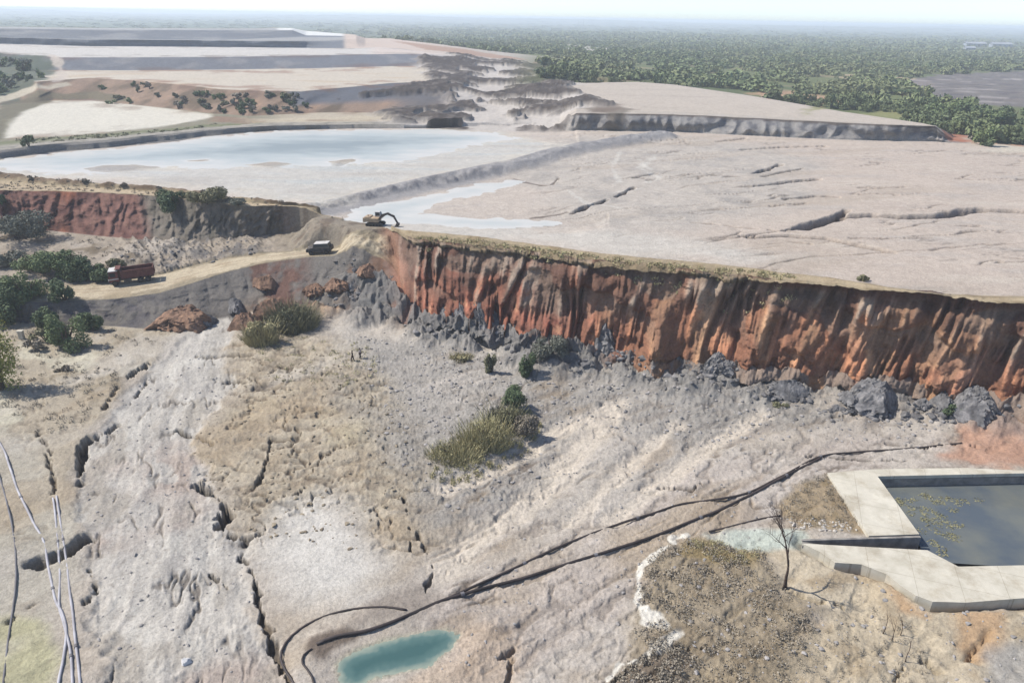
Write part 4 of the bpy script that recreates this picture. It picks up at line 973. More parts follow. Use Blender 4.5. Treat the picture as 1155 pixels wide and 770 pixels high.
M = {
    'concrete': mat('sunlit concrete', S(232, 225, 206), S(210, 203, 184), .85, .55, .3, c3=S(222, 215, 197), spec=.2, bdist=.02),
    'wall': mat('shade-toned concrete wall', S(176, 170, 160), S(132, 126, 120), .9, .9, .3),  # darker copy of the concrete: the walls' shade is in the colour
    'black_pipe': mat('black plastic pipe', S(86, 76, 72), S(58, 52, 50), .6, .4),
    'pale_pipe': mat('dusty pale pipe', S(206, 204, 208), S(170, 166, 168), .6, .5),
    'grey_pipe': mat('dull grey pipe', S(140, 138, 140), S(112, 108, 108), .7, .5),
    'red_paint': mat('dusty red truck paint', S(140, 64, 60), S(112, 62, 58), .55, 1.2),
    'rust': mat('rusty red steel', S(136, 88, 78), S(104, 66, 60), .8, 1.5),
    'white_paint': mat('white truck paint', S(230, 226, 220), S(200, 192, 182), .5, 1.2),
    'yellow_paint': mat('dusty buff machine paint', S(206, 182, 150), S(176, 150, 122), .6, 1.0),
    'dark_metal': mat('dark dusty metal', S(108, 100, 92), S(70, 66, 62), .75, 2),
    'rubber': mat('dusty tyre rubber', S(70, 66, 62), S(48, 46, 44), .9, 4),
    'glass': mat('dark window glass', (.03, .035, .04), (.02, .025, .03), .12, 1, spec=.5),
    'lamp': mat('clear lamp lens', (.75, .75, .72), (.6, .6, .58), .15, 1, spec=.5),
    'dead_wood': mat('dead grey brown wood', S(104, 86, 76), S(70, 58, 52), .9, 5),
    'clod': mat('grey slumped tailings clod', S(160, 156, 153), S(96, 94, 94), .95, .9, .8, c3=S(126, 124, 123), bdist=.15),
    'red_clod': mat('red earth block', S(176, 140, 114), S(116, 92, 76), .95, .7, .8, bdist=.15),
    'roof_white': mat('white metal roofing', S(236, 240, 244), S(222, 226, 230), .4, .05),
    'shed_wall': mat('pale shed cladding', S(176, 184, 190), S(160, 166, 172), .7, .05),
    'salt': mat('white plastic sack', S(246, 244, 240), S(226, 222, 216), .7, 3),
    'skin': mat('brown skin', S(110, 78, 62), S(96, 66, 52), .6, 6),
    'dark_cloth': mat('dark work clothes', S(66, 60, 62), S(50, 46, 48), .9, 6),
    'pale_cloth': mat('pale shirt cloth', S(226, 214, 206), S(200, 188, 182), .9, 6),
    'hair': mat('black hair', (.015, .013, .012), (.01, .01, .01), .7, 9),
    'bark': mat('grey brown bark', S(112, 98, 84), S(84, 72, 62), .95, 4),
}

def weather_concrete(m):
    nt = m.node_tree; b = [n for n in nt.nodes if n.type == 'BSDF_PRINCIPLED'][0]; src = b.inputs['Base Color'].links[0].from_socket
    tc = nt.nodes.new('ShaderNodeTexCoord'); br = nt.nodes.new('ShaderNodeTexBrick'); br.offset = 0
    br.inputs['Scale'].default_value = .3; br.inputs['Mortar Size'].default_value = .008; br.inputs['Brick Width'].default_value = 1.1; br.inputs['Row Height'].default_value = 1.0
    br.inputs['Color1'].default_value = (1, 1, 1, 1); br.inputs['Color2'].default_value = (.93, .92, .90, 1); br.inputs['Mortar'].default_value = (.55, .52, .48, 1)
    mp = nt.nodes.new('ShaderNodeMapping'); mp.inputs['Rotation'].default_value = (0, 0, .32); nt.links.new(tc.outputs['Object'], mp.inputs['Vector']); nt.links.new(mp.outputs[0], br.inputs['Vector'])
    st = noise(nt, .35, 6, .7); cr = nt.nodes.new('ShaderNodeValToRGB'); cr.color_ramp.elements[0].position = .36; cr.color_ramp.elements[0].color = (.62, .57, .50, 1); cr.color_ramp.elements[1].position = .52; cr.color_ramp.elements[1].color = (1, 1, 1, 1)
    nt.links.new(st.outputs['Fac'], cr.inputs[0])
    for s_ in (br.outputs['Color'], cr.outputs[0]):
        mx = nt.nodes.new('ShaderNodeMixRGB'); mx.blend_type = 'MULTIPLY'; mx.inputs[0].default_value = .6
        nt.links.new(src, mx.inputs[1]); nt.links.new(s_, mx.inputs[2]); src = mx.outputs[0]
    nt.links.new(src, b.inputs['Base Color'])
weather_concrete(M['concrete'])
# ------------------------------------------------------------------ concrete settling tank
z0 = DECK_Z
def wz(u, v): return WZ(u, v, z0)[:2]
tank = empty('concrete_tank', (*wz(1060, 585), z0 - .35), 0, 'pale concrete settling tank with a broad flat deck round dark water', 'tank')
off = Vector(tank.location)
def rel(o):
    o.data.transform(Matrix.Translation(-off)); o.parent = tank; return o
INNER = [(990, 537), (1155, 533.6), (1241, 532.4), (1262, 634), (1155, 637), (1081, 638.5), (1046, 620), (1037, 602)]
DW = [wz(933, 533), wz(985, 529), wz(990, 537), wz(1037, 602), wz(980, 604), ]
DN = [wz(985.2, 528.9), wz(1088, 527.3), wz(1155, 530.4), wz(1256, 529.5), wz(1241, 532.2), wz(1155, 533.4), wz(990.2, 536.8)]
DS = [wz(905, 612.5), wz(1046, 620), wz(1081, 638.5), wz(1155, 637), wz(1262, 634), wz(1300, 664), wz(1155, 674), wz(1090, 679), wz(1052, 678), wz(1033, 671), wz(1016, 660), wz(1000, 647), wz(972, 636), wz(942, 634), wz(925, 622)]
DCH = [wz(905, 607.2), wz(980, 604.2), wz(1037, 602.2), wz(1038.5, 605.4), wz(905, 609.2)]
d_ = rel(MB().prism(DW, z0 - .4, z0).build('west_deck', M['concrete']))
rel(MB().prism(DN, z0 - .4, z0 - .003).build('rim', M['concrete']))
rel(MB().prism(DS, z0 - 1.3, z0 - .006).build('apron', M['concrete']))
d_.name = 'deck'
b = MB()
for i in range(len(INNER)):
    a, c = Vector(wz(*INNER[i])), Vector(wz(*INNER[(i + 1) % len(INNER)]))
    if i == 6: continue                            # the inlet channel opens here
    e = (c - a).normalized(); n = Vector((-e.y, e.x)) * (1 if i >= 0 else 1)
    ctr = sum((Vector(wz(*p)) for p in INNER), Vector((0, 0))) / len(INNER)
    if (ctr - a).dot(n) > 0: n = -n
    b.prism([a, c, c + n * .3, a + n * .3], -3.0, z0 - .425)
rel(b.build('tank_wall', M['wall']))
b = MB()                                            # inlet channel: side walls and a ramp sinking to the water
ca, cb_ = Vector(wz(905, 609.4)), Vector(wz(1039, 605.6)); da, db = Vector(wz(905, 612.3)), Vector(wz(1046, 619.8))
def slope_wall(a, c, n, top):
    vs = [b.bm.verts.new((*p, z)) for p, z in ((a, z0 - .15), (c, -1.6), (c, top), (a, top))]
    ws = [b.bm.verts.new((v.co.x + n.x, v.co.y + n.y, v.co.z)) for v in vs]
    b.bm.faces.new(vs)
    b.bm.faces.new(ws[::-1])
    for i in range(4): b.bm.faces.new((vs[i], ws[i], ws[(i + 1) % 4], vs[(i + 1) % 4]))
slope_wall(ca, cb_, Vector((0, .25)), z0 - .01)
slope_wall(da, db, Vector((0, -.12)), z0 - .43)
vs = [b.bm.verts.new((*p, z)) for p, z in ((ca, z0 - .1), (da, z0 - .1), (db, -1.5), (cb_, -1.5))]; b.bm.faces.new(vs)
bmesh.ops.recalc_face_normals(b.bm, faces=b.bm.faces[:])
rel(b.build('inlet_channel', M['wall']))
WATER_Z = z0 - 1.35
sheet('tank_water', [Vector(wz(*p)) for p in INNER[:6]] + [Vector(wz(1050, 622.2)), Vector(wz(1041, 602))], WATER_Z, water_material('dark tank water', (.072, .086, .098), (.125, .130, .112), .1, .22, .5), world=True)

# ------------------------------------------------------------------ pipes laid over the ground
def smooth_path(P, step):
    P = [Vector(p) for p in P]; out = []
    for i in range(len(P) - 1):
        p0, p1, p2, p3 = P[max(i - 1, 0)], P[i], P[i + 1], P[min(i + 2, len(P) - 1)]
        n = max(2, int((p2 - p1).length / step))
        for k in range(n):
            t = k / n
            out.append(.5 * ((2 * p1) + (p2 - p0) * t + (2 * p0 - 5 * p1 + 4 * p2 - p3) * t * t + (3 * p1 - p0 - 3 * p2 + p3) * t ** 3))
    out.append(P[-1]); return out

def pipe(pts, r, material, label, name='pipe', lift=.3, wob=.02, joint=0):
    P = smooth_path([Vector((*W(u, v)[:2], 0)) for u, v in pts], .55)
    z = np.array([ground(p.x, p.y) for p in P])
    k = 9; zz = np.convolve(np.pad(z, k, mode='edge'), np.ones(2 * k + 1) / (2 * k + 1), 'valid')
    zz = np.maximum(zz + r * .6 + .02, z + r * lift - .1)
    zz = np.convolve(np.pad(zz, 2, mode='edge'), np.ones(5) / 5, 'valid')
    Q = []
    for i, p in enumerate(P):
        w_ = float(vnoise(np.float32(i * .13), np.float32(r * 37 + len(P) * .7), 5)) * wob * 3
        Q.append(Vector((p.x + w_, p.y, zz[i])))
    o = MB().tube(Q, r, 8).build(name, material, None, True)
    tag(o, label, 'pipe')
    if joint:
        for i in range(joint // 2, len(Q) - 2, joint):
            d = (Q[i + 1] - Q[i]).normalized()
            c = MB().cyl(Q[i] - d * .16, Q[i] + d * .16, r * 1.45, None, 10).build('coupling', M['grey_pipe'], o)
    return o

pipe([(1085, 499), (1020, 506), (965, 511), (925, 517), (880, 541), (840, 559), (800, 566), (768, 570), (735, 580), (700, 591), (640, 614), (580, 641), (530, 664), (500, 678), (470, 692), (448, 701)], .12, M['black_pipe'], 'upper of the two long dark pipes crossing the grey mud slope', joint=22)
pipe([(925, 520), (870, 548), (820, 573), (780, 589), (735, 607), (690, 622), (640, 637), (590, 652), (545, 664), (500, 678), (470, 691), (440, 704), (410, 714), (380, 720), (358, 730)], .14, M['black_pipe'], 'lower of the two long dark pipes, ending at dark silt beside the turquoise pool', joint=22)
pipe([(458, 690), (435, 686), (400, 687), (365, 695), (338, 709), (322, 725), (317, 742), (323, 757), (332, 772), (338, 800)], .10, M['black_pipe'], 'thin dark hose bent in a wide loop left of the turquoise pool', 'hose')
pipe([(352, 735), (343, 742), (342, 752), (352, 766), (360, 800)], .08, M['black_pipe'], 'short thin dark hose running down from the dark silt heap', 'hose')
pipe([(800, 600), (815, 597), (835, 592), (860, 586), (880, 583)], .09, M['black_pipe'], 'short dark hose behind the dead tree above the pale puddle', 'hose')
pipe([(-30, 470), (0, 500), (12, 530), (24, 562), (38, 590), (50, 612), (55, 642), (62, 675), (70, 692), (75, 714), (72, 745), (66, 772), (60, 830)], .11, M['pale_pipe'], 'pale pipe coming from the left edge that crosses the other pale pipes', joint=26)
pipe([(60, 562), (64, 598), (67, 640), (66, 680), (72, 702), (80, 735), (82, 772), (84, 830)], .10, M['pale_pipe'], 'pale pipe starting at the soil ridge, left one of the close parallel pair', joint=26)
pipe([(64, 560), (70, 600), (76, 645), (82, 690), (87, 740), (91, 775), (96, 830)], .10, M['pale_pipe'], 'pale pipe nearest the mud channel, right one of the close parallel pair', joint=26)
pipe([(-8, 515), (6, 560), (15, 600), (18, 640), (14, 690), (8, 730), (4, 775), (0, 830)], .08, M['grey_pipe'], 'thin dull grey pipe alone at the far left of the pale pipes')

# ------------------------------------------------------------------ vehicles
def wheel(parent, x, y, r, w):
    o = MB().cyl((0, -w / 2, 0), (0, w / 2, 0), r, None, 20).build('wheel', M['rubber'], parent); o.location = (x, y, r)
    MB().cyl((0, -w / 2 - .02, 0), (0, w / 2 + .02, 0), r * .55, None, 14).build('rim', M['dark_metal'], o)
    return o

pf, pr = W(128, 321), W(171, 315)
hd = math.atan2(pf[1] - pr[1], pf[0] - pr[0])
px_, py_ = (pf[0] + pr[0]) / 2, (pf[1] + pr[1]) / 2
truck = empty('dump_truck', (px_, py_, max(ground(px_ + a, py_ + b_) for a in (-2.5, 0, 2.5) for b_ in (-1, 1)) - .05), hd, 'dusty red dump truck with a pale cab driving on the haul road', 'truck')
MB().box((-.3, 0, .85), (7.4, .9, .3)).box((3.2, 0, .7), (.5, 2.3, .35), bevel=.05).box((.6, .95, .8), (1.3, .5, .5), bevel=.05).box((.6, -.95, .8), (1.3, .5, .5), bevel=.05).build('chassis', M['dark_metal'], truck)
cab = MB().side([(2.0, .8), (3.75, .8), (3.75, 1.7), (3.5, 2.75), (2.0, 2.75)], -1.22, 1.22).build('cab', M['red_paint'], truck)
MB().box((2.75, 0, 2.83), (1.7, 2.46, .16), bevel=.05).build('cab_roof', M['white_paint'], cab)
MB().side([(3.77, 1.62), (3.56, 2.62), (3.60, 2.63), (3.81, 1.64)], -1.08, 1.08).build('windscreen', M['glass'], cab)
for s in (-1, 1):
    MB().box((2.9, s * 1.225, 2.15), (.95, .03, .75)).build('side_window', M['glass'], cab)
    MB().box((3.82, s * .85, 1.15), (.12, .42, .28)).build('headlight', M['lamp'], cab)
    MB().box((3.55, s * 1.42, 2.2), (.1, .18, .45)).box((3.5, s * 1.3, 2.4), (.05, .3, .05)).build('mirror', M['dark_metal'], cab)
MB().box((3.81, 0, 1.2), (.08, 1.2, .5)).build('radiator_grille', M['dark_metal'], cab)
MB().box((2.9, 0, 1.35), (1.74, 2.50, .22)).build('pale_band', M['white_paint'], cab)
b = MB()
b.box((-1.3, 0, 1.25), (5.6, 2.4, .12))
for s in (-1, 1):
    b.box((-1.3, s * 1.2, 1.95), (5.7, .1, 1.4))
    for k in range(7): b.box((-3.9 + k * .87, s * 1.29, 1.92), (.12, .1, 1.4))
    b.box((-1.3, s * 1.28, 2.66), (5.8, .14, .12))
b.box((1.55, 0, 2.2), (.1, 2.4, 1.9)).box((1.9, 0, 3.12), (.9, 2.4, .08))
b.build('tipping_body', M['rust'], truck)
MB().box((-4.2, 0, 1.95), (.1, 2.5, 1.35), ry=.05).box((-4.27, .6, 1.95), (.08, .1, 1.3)).box((-4.27, -.6, 1.95), (.08, .1, 1.3)).build('tailgate', M['rust'], truck)
for x in (2.85, -1.6, -2.95):
    for s in (-1, 1): wheel(truck, x, s * 1.02, .52, .42)
truck.scale = (.86, .9, .9)

def excavator(loc, rz, label):
    e = empty('excavator', loc, rz, label, 'excavator')
    for s in (-1, 1):
        tr = MB().side([(-1.9, .25), (-1.6, 0), (1.6, 0), (1.9, .25), (1.9, .6), (1.6, .85), (-1.6, .85), (-1.9, .6)], s * 1.05 - .28, s * 1.05 + .28).build('track', M['dark_metal'], e)
        for k in range(5): MB().cyl((-1.4 + k * .7, s * 1.36, .42), (-1.4 + k * .7, s * 1.05, .42), .22, None, 10).build('roller', M['rubber'], tr)
    h = MB().box((-.5, 0, 1.45), (3.0, 2.5, .9), bevel=.08).box((-1.5, 0, 1.95), (1.2, 2.3, .35), bevel=.06).build('house', M['yellow_paint'], e)
    MB().box((-2.2, 0, 1.4), (.6, 2.5, 1.0), bevel=.12).build('counterweight', M['yellow_paint'], h)
    MB().cyl((-1.4, -.6, 1.9), (-1.4, -.6, 2.5), .07).build('exhaust', M['dark_metal'], h)
    c = MB().side([(-.15, 1.88), (1.2, 1.88), (1.2, 2.4), (.95, 3.0), (-.15, 3.0)], .25, 1.2).build('cab', M['white_paint'], e)
    MB().side([(1.21, 1.95), (1.215, 2.4), (.97, 2.95), (1.0, 2.97), (1.25, 2.42), (1.25, 1.95)], .32, 1.13).build('windscreen', M['glass'], c)
    for y in (1.21, .24): MB().box((.45, y, 2.5), (.9, .03, .7)).build('side_window', M['glass'], c)
    MB().side([(.7, 1.5), (1.1, 1.4), (2.0, 2.35), (3.0, 2.7), (4.2, 2.2), (4.3, 2.5), (3.0, 3.15), (1.6, 2.7)], -.55, -.1).build('boom', M['dark_metal'], e)
    for y in (-.62, -.04): MB().cyl((1.1, y, 1.5), (2.4, y, 2.55), .09).build('ram', M['dark_metal'], e)
    MB().side([(3.9, 2.75), (4.4, 2.6), (5.3, .9), (5.0, .8)], -.5, -.15).build('stick', M['dark_metal'], e)
    MB().side([(4.95, .95), (5.45, .9), (5.4, .35), (5.05, 0), (4.5, .05), (4.7, .5)], -.85, .2).build('bucket', M['dark_metal'], e)
    e.scale = (.8, .8, .8)
    return e
g = W(424, 257)
excavator((g[0], g[1], ground(g[0], g[1]) - .05), rad(-8), 'buff excavator with a raised dark boom on the crest above the ramp')

g = W(362, 285.5)
car = empty('off_road_car', (g[0], g[1] , ground(g[0], g[1]) + .02), rad(174), 'dark off-road car with a pale roof parked on the ramp road', 'car')
MB().side([(-2.1, .5), (2.15, .5), (2.2, .95), (2.05, 1.12), (1.0, 1.22), (-2.1, 1.25), (-2.2, .9)], -.9, .9).build('body', M['dark_metal'], car)
cb2 = MB().box((-.45, 0, 1.52), (2.9, 1.62, .62), taper=(.86, .88, -.03), bevel=.05).build('cabin', M['glass'], car)
MB().box((-.55, 0, 1.87), (2.5, 1.46, .09), bevel=.03).build('roof', M['white_paint'], cb2)
for s in (-1, 1):
    MB().box((2.16, s * .65, .95), (.1, .3, .18)).build('headlight', M['lamp'], car)
    for x in (-1.35, 1.4): wheel(car, x, s * .82, .39, .26)
MB().box((2.2, 0, .62), (.14, 1.7, .22), bevel=.04).build('bumper', M['dark_metal'], car)

# ------------------------------------------------------------------ people
def skin_mesh(name, joints, bones, material, parent, levels=1):
    me = bpy.data.meshes.new(name); me.from_pydata([j[:3] for j in joints], bones, []); me.materials.append(material)
    o = bpy.data.objects.new(name, me); COL.objects.link(o)
    if parent is not None: o.parent = parent
    o.modifiers.new('Skin', 'SKIN'); me.skin_vertices or None
    if not me.skin_vertices: bpy.context.view_layer.objects.active = o
    for v, j in zip(me.skin_vertices[0].data, joints): v.radius = (j[3], j[4] if len(j) > 4 else j[3])
    me.skin_vertices[0].data[0].use_root = True
    sub = o.modifiers.new('Subdivision', 'SUBSURF'); sub.levels = levels; sub.render_levels = levels
    return o

def person(loc, rz, label, top, bottom, stride):
    J = [(0, 0, .95, .13, .10), (0, 0, 1.12, .125, .09), (0, 0, 1.34, .16, .10), (0, 0, 1.47, .07), (0, 0, 1.56, .06), (0, .02, 1.62, .085), (0, .01, 1.73, .075)]
    Bn = [(0, 1), (1, 2), (2, 3), (3, 4), (4, 5), (5, 6)]
    arms, legs = [], []
    for s in (-1, 1):
        i = len(J); sw = s * stride
        J += [(s * .19, 0, 1.40, .055), (s * .25, -sw * .35, 1.14, .043), (s * .26, -sw * .5 + .06, .90, .033), (s * .26, -sw * .55 + .08, .80, .03, .018)]
        Bn += [(2, i), (i, i + 1), (i + 1, i + 2), (i + 2, i + 3)]; arms.append(i)
        i = len(J)
        J += [(s * .10, 0, .88, .085), (s * .11, sw * .5 + .03, .48, .062), (s * .11, sw * .75 - .02, .09, .042), (s * .11, sw * .75 + .12, .035, .04, .03)]
        Bn += [(0, i), (i, i + 1), (i + 1, i + 2), (i + 2, i + 3)]; legs.append(i)
    p = skin_mesh('person', J, Bn, M['skin'], None, 2)
    p.location = loc; p.rotation_euler = (0, 0, rz); tag(p, label, 'person')
    g = lambda v, k: (*v[:3], *(x + k for x in v[3:]))
    Js = [g(J[0], .02), g(J[1], .02), g(J[2], .02), (0, 0, 1.43, .08)] + [g(J[a + k], .018) for a in arms for k in (0, 1)]
    skin_mesh('shirt', Js, [(0, 1), (1, 2), (2, 3), (2, 4), (4, 5), (2, 6), (6, 7)], top, p)
    Jt = [g(J[0], .025)] + [g(J[a + k], .02) for a in legs for k in (0, 1, 2)]
    skin_mesh('trousers', Jt, [(0, 1), (1, 2), (2, 3), (0, 4), (4, 5), (5, 6)], bottom, p)
    b = MB(); bmesh.ops.create_icosphere(b.bm, subdivisions=2, radius=1, matrix=Matrix.Translation((0, -.015, 1.705)) @ Matrix.Diagonal((.092, .1, .085, 1)))
    b.build('hair', M['hair'], p, True)
    b = MB(); b.box((0, .105, 1.64), (.025, .035, .05), bevel=.008); b.build('nose', M['skin'], p)
    return p
g = G(398, 408); person((g.x, g.y, g.z - .02), rad(120), 'person in dark clothes walking on the pale ground below the grassy mound', M['dark_cloth'], M['dark_cloth'], .3)
g = G(406.5, 405); person((g.x, g.y, g.z - .02), rad(-100), 'person in a pale shirt and dark trousers beside the one in dark clothes', M['pale_cloth'], M['dark_cloth'], .2)

def settle(o, hl, hw):
    """stand a vehicle on the ground: height, pitch and roll from the ground under its four corners"""
    a = o.rotation_euler.z; f, s = Vector((math.cos(a), math.sin(a))), Vector((-math.sin(a), math.cos(a))); p = Vector(o.location.xy)
    zf = [ground(*(p + f * hl + s * k * hw)) for k in (-1, 1)]; zb = [ground(*(p - f * hl + s * k * hw)) for k in (-1, 1)]
    o.location.z = (sum(zf) + sum(zb)) / 4 + .02
    o.rotation_euler.y = -math.atan2(sum(zf) / 2 - sum(zb) / 2, 2 * hl); o.rotation_euler.x = math.atan2((zf[1] + zb[1] - zf[0] - zb[0]) / 2, 2 * hw)
settle(truck, 2.2, .95); settle(car, 1.4, .8)
# ------------------------------------------------------------------ foliage
def leaf_mat(name, dark, light, dry=None, scale=.9, rough=.75):
    """leaf colour differing between clumps and between plants"""
    m, nt, b = nodes(name)
    b.inputs['Roughness'].default_value = rough; b.inputs['Specular IOR Level'].default_value = .2
    n = noise(nt, scale, 3, .6); oi = nt.nodes.new('ShaderNodeObjectInfo')
    ad = nt.nodes.new('ShaderNodeMath'); ad.operation = 'MULTIPLY_ADD'; ad.inputs[1].default_value = .24; nt.links.new(oi.outputs['Random'], ad.inputs[0]); nt.links.new(n.outputs['Fac'], ad.inputs[2])
    r = nt.nodes.new('ShaderNodeValToRGB'); e = r.color_ramp.elements
    e[0].position, e[1].position = .42, .9; e[0].color = (*dark, 1); e[1].color = (*light, 1)
    if dry: q = e.new(.78); q.color = (*dry, 1)
    nt.links.new(ad.outputs[0], r.inputs[0]); nt.links.new(r.outputs[0], b.inputs['Base Color'])
    return m
LEAF = {
    'green': leaf_mat('mid green leaves', (.085, .120, .050), (.190, .225, .100)),
    'dark': leaf_mat('dark green leaves', (.058, .084, .042), (.130, .165, .078)),
    'olive': leaf_mat('olive leaves', (.115, .115, .064), (.230, .212, .120)),
    'ochre': leaf_mat('dry ochre grass', (.260, .220, .120), (.46, .39, .235), (.34, .31, .165)),
    'grey': leaf_mat('grey green leaves', (.105, .112, .085), (.205, .205, .160)),
    'brown': leaf_mat('dry brown twigs', (.165, .142, .108), (.310, .270, .210)),
    'lime': leaf_mat('yellow green leaves', (.160, .170, .040), (.330, .320, .090)),
    'wood': leaf_mat('woodland leaves', (.064, .092, .044), (.172, .202, .092), (.138, .172, .074), .25),
}
w_nt = LEAF['wood'].node_tree                       # broad patches of drier and greener woodland
w_n = noise(w_nt, .012, 3, .6); w_mix = w_nt.nodes.new('ShaderNodeMixRGB'); w_mr = w_nt.nodes.new('ShaderNodeMapRange')
w_mr.inputs['From Min'].default_value = .42; w_mr.inputs['From Max'].default_value = .62; w_mr.inputs['To Max'].default_value = .65
w_b = [n for n in w_nt.nodes if n.type == 'BSDF_PRINCIPLED'][0]; w_src = w_b.inputs['Base Color'].links[0].from_socket
w_nt.links.new(w_n.outputs['Fac'], w_mr.inputs['Value']); w_nt.links.new(w_mr.outputs[0], w_mix.inputs[0]); w_nt.links.new(w_src, w_mix.inputs[1])
w_mix.inputs[2].default_value = (.20, .20, .10, 1); w_nt.links.new(w_mix.outputs[0], w_b.inputs['Base Color'])

def leaf_cloud(rng, n, clumps, size, flat=.0, up=.2):
    """n separate leaf faces spread through clumps (x, y, z, rx, ry, rz); returns verts, quads"""
    cl = np.array(clumps, float)
    vol = cl[:, 3] * cl[:, 4] * cl[:, 5]; k = rng.choice(len(cl), n, p=vol / vol.sum())
    d = rng.normal(size=(n, 3)); d /= np.linalg.norm(d, axis=1)[:, None]
    rr = rng.uniform(.25, 1.08, n) ** .55
    c = cl[k, :3] + d * rr[:, None] * cl[k, 3:]
    nrm = d * .7 + rng.normal(size=(n, 3)) * .55 + np.array([0, 0, up]); nrm /= np.linalg.norm(nrm, axis=1)[:, None]
    a = np.cross(nrm, rng.normal(size=(n, 3))); a /= np.linalg.norm(a, axis=1)[:, None]; b = np.cross(nrm, a)
    s = size * rng.uniform(.55, 1.25, n)[:, None]
    v = np.stack([c - a * s, c + b * s * .55, c + a * s, c - b * s * .55], 1).reshape(-1, 3)
    return v, np.arange(4 * n).reshape(n, 4)

def blades(rng, n, rx, ry, h, w=.05, lean=.45):
    """upright grass or reed blades over an ellipse"""
    ph, q = rng.uniform(0, 2 * np.pi, n), np.sqrt(rng.uniform(0, 1, n))
    x, y = rx * q * np.cos(ph), ry * q * np.sin(ph)
    hh = h * rng.uniform(.5, 1.1, n) * (1 - .55 * q ** 2)
    lx, ly = rng.normal(0, lean, n) * hh + x * .12, rng.normal(0, lean, n) * hh + y * .12
    an = rng.uniform(0, np.pi, n); ox, oy = np.cos(an) * w, np.sin(an) * w
    z0 = np.full(n, -.15)
    v = np.stack([np.stack([x - ox, y - oy, z0], -1), np.stack([x + ox, y + oy, z0], -1), np.stack([x + lx * .9 + ox * .6, y + ly * .9 + oy * .6, hh], -1), np.stack([x + lx * .9 - ox * .6, y + ly * .9 - oy * .6, hh], -1)], 1).reshape(-1, 3)
    return v, np.arange(4 * n).reshape(n, 4)

def join(*parts):
    V, Fc, o = [], [], 0
    for v, f in parts: V.append(v); Fc.append(f + o); o += len(v)
    return np.concatenate(V), np.concatenate(Fc)

def clumps_for(rng, rx, ry, h, k):
    out = []
    for _ in range(k):
        a, q = rng.uniform(0, 6.283), math.sqrt(rng.uniform(0, 1)) * .72
        zc = h * rng.uniform(.14, .76) * (1 - .35 * q * q)
        s = rng.uniform(.26, .46)
        out.append((rx * q * math.cos(a), ry * q * math.sin(a), zc, rx * s, ry * s, h * s * .62))
    return out

def shrub(u, v, wpx, hpx, kind, label, name='bush', cat='bush', group=None, k=9, n=None, size=None, depth=.8, blade=0, trunk=.0):
    g = G(u, v); dist = (g - Vector((0, 0, H))).length; pxm = dist / FPX
    dep = math.atan2(H - g.z, math.hypot(g.x, g.y))
    w = wpx * pxm; h = max(.3, (hpx * pxm - w * depth * .5 * math.sin(dep)) / math.cos(dep))
    rx, ry = w / 2, w / 2 * depth
    rng = np.random.default_rng(int(abs(u) * 31 + v * 7))
    gy = g + Vector((math.sin(math.atan2(g.x, g.y)), math.cos(math.atan2(g.x, g.y)), 0)) * ry * .7
    o = empty(name, (gy.x, gy.y, ground(gy.x, gy.y) - .08), 0, label, cat, group)
    size = size or max(.10, 1.25 * pxm)
    n = n or int(min(5200, max(260, 5.5 * w * h / (size * size))))
    parts = [leaf_cloud(rng, n, clumps_for(rng, rx, ry, h, k), size)]
    if blade: parts.append(blades(rng, int(blade * w * w * 14), rx * .95, ry * .95, h * .85, pxm * .28))
    vv, ff = join(*parts); vv[:, 2] = np.maximum(vv[:, 2], -.25)
    mesh_np('foliage', vv, ff, LEAF[kind], False, o)
    b = MB()
    for i in range(4):
        a = rng.uniform(0, 6.28); e = Vector((math.cos(a) * rx * .5, math.sin(a) * ry * .5, h * .62))
        b.tube([(e.x * .05, e.y * .05, -.2), (e.x * .4, e.y * .4, h * .3), e], [.035 * h + .02, .025 * h + .015, .01 * h + .01], 6)
    b.build('stem', M['bark'], o)
    return o

shrub(22, 276, 72, 36, 'grey', 'wide grey green scrub tree at the foot of the dark red dam face', 'scrub_tree', 'tree', k=16)
shrub(16, 305, 44, 18, 'grey', 'low grey green bush under the wide grey green scrub tree', k=8)
H_ = 'bushes in a row along the far side of the haul road'
shrub(50, 314, 52, 32, 'green', 'light green bush at the start of the roadside row', group=H_, k=10)
shrub(74, 318, 44, 31, 'green', 'mid green bush, second along the roadside row behind the haul road', group=H_, k=10)
shrub(97, 320, 40, 29, 'dark', 'dark green bush in the middle of the roadside row', group=H_, k=10)
shrub(117, 320, 34, 27, 'dark', 'dark green bush just ahead of the red truck', group=H_, k=8)
shrub(136, 309, 30, 17, 'olive', 'olive bush showing over the red truck', group=H_, k=8)
shrub(6, 368, 50, 50, 'dark', 'tall dark green tree at the edge below the haul road', 'leafy_tree', 'tree', k=14)
shrub(36, 357, 46, 36, 'green', 'green bush beside the tall dark green tree', k=12)
shrub(54, 374, 26, 30, 'dark', 'narrow dark green bush beside the pale concrete post', k=8)
shrub(76, 350, 30, 25, 'dark', 'small dark bush hanging on the dark road bank', k=8)
shrub(78, 398, 44, 44, 'green', 'bright green round bush on the tan ground below the road bank', k=14)
shrub(102, 375, 28, 26, 'dark', 'small dark green bush behind the bright green round bush', k=8)
shrub(54, 388, 34, 22, 'olive', 'dry olive bush between the pale post and bright green bush', k=8)
shrub(42, 396, 20, 14, 'brown', 'low dry brown bush in front of the pale post', k=6)
shrub(3, 446, 46, 86, 'lime', 'yellow green leafy tree cut by the edge of the view', 'leafy_tree', 'tree', k=26)
shrub(70, 420, 17, 9, 'brown', 'tiny dark brown bush alone on the tan ground', k=5)
shrub(198, 252, 42, 28, 'dark', 'dark bush growing on the grey end of the dam face', k=10)
shrub(238, 256, 44, 26, 'olive', 'olive brown bush on the dam face beside the dark one', k=10)
shrub(273, 253, 26, 12, 'grey', 'grey low bush near the top of the ramp slope', k=6)
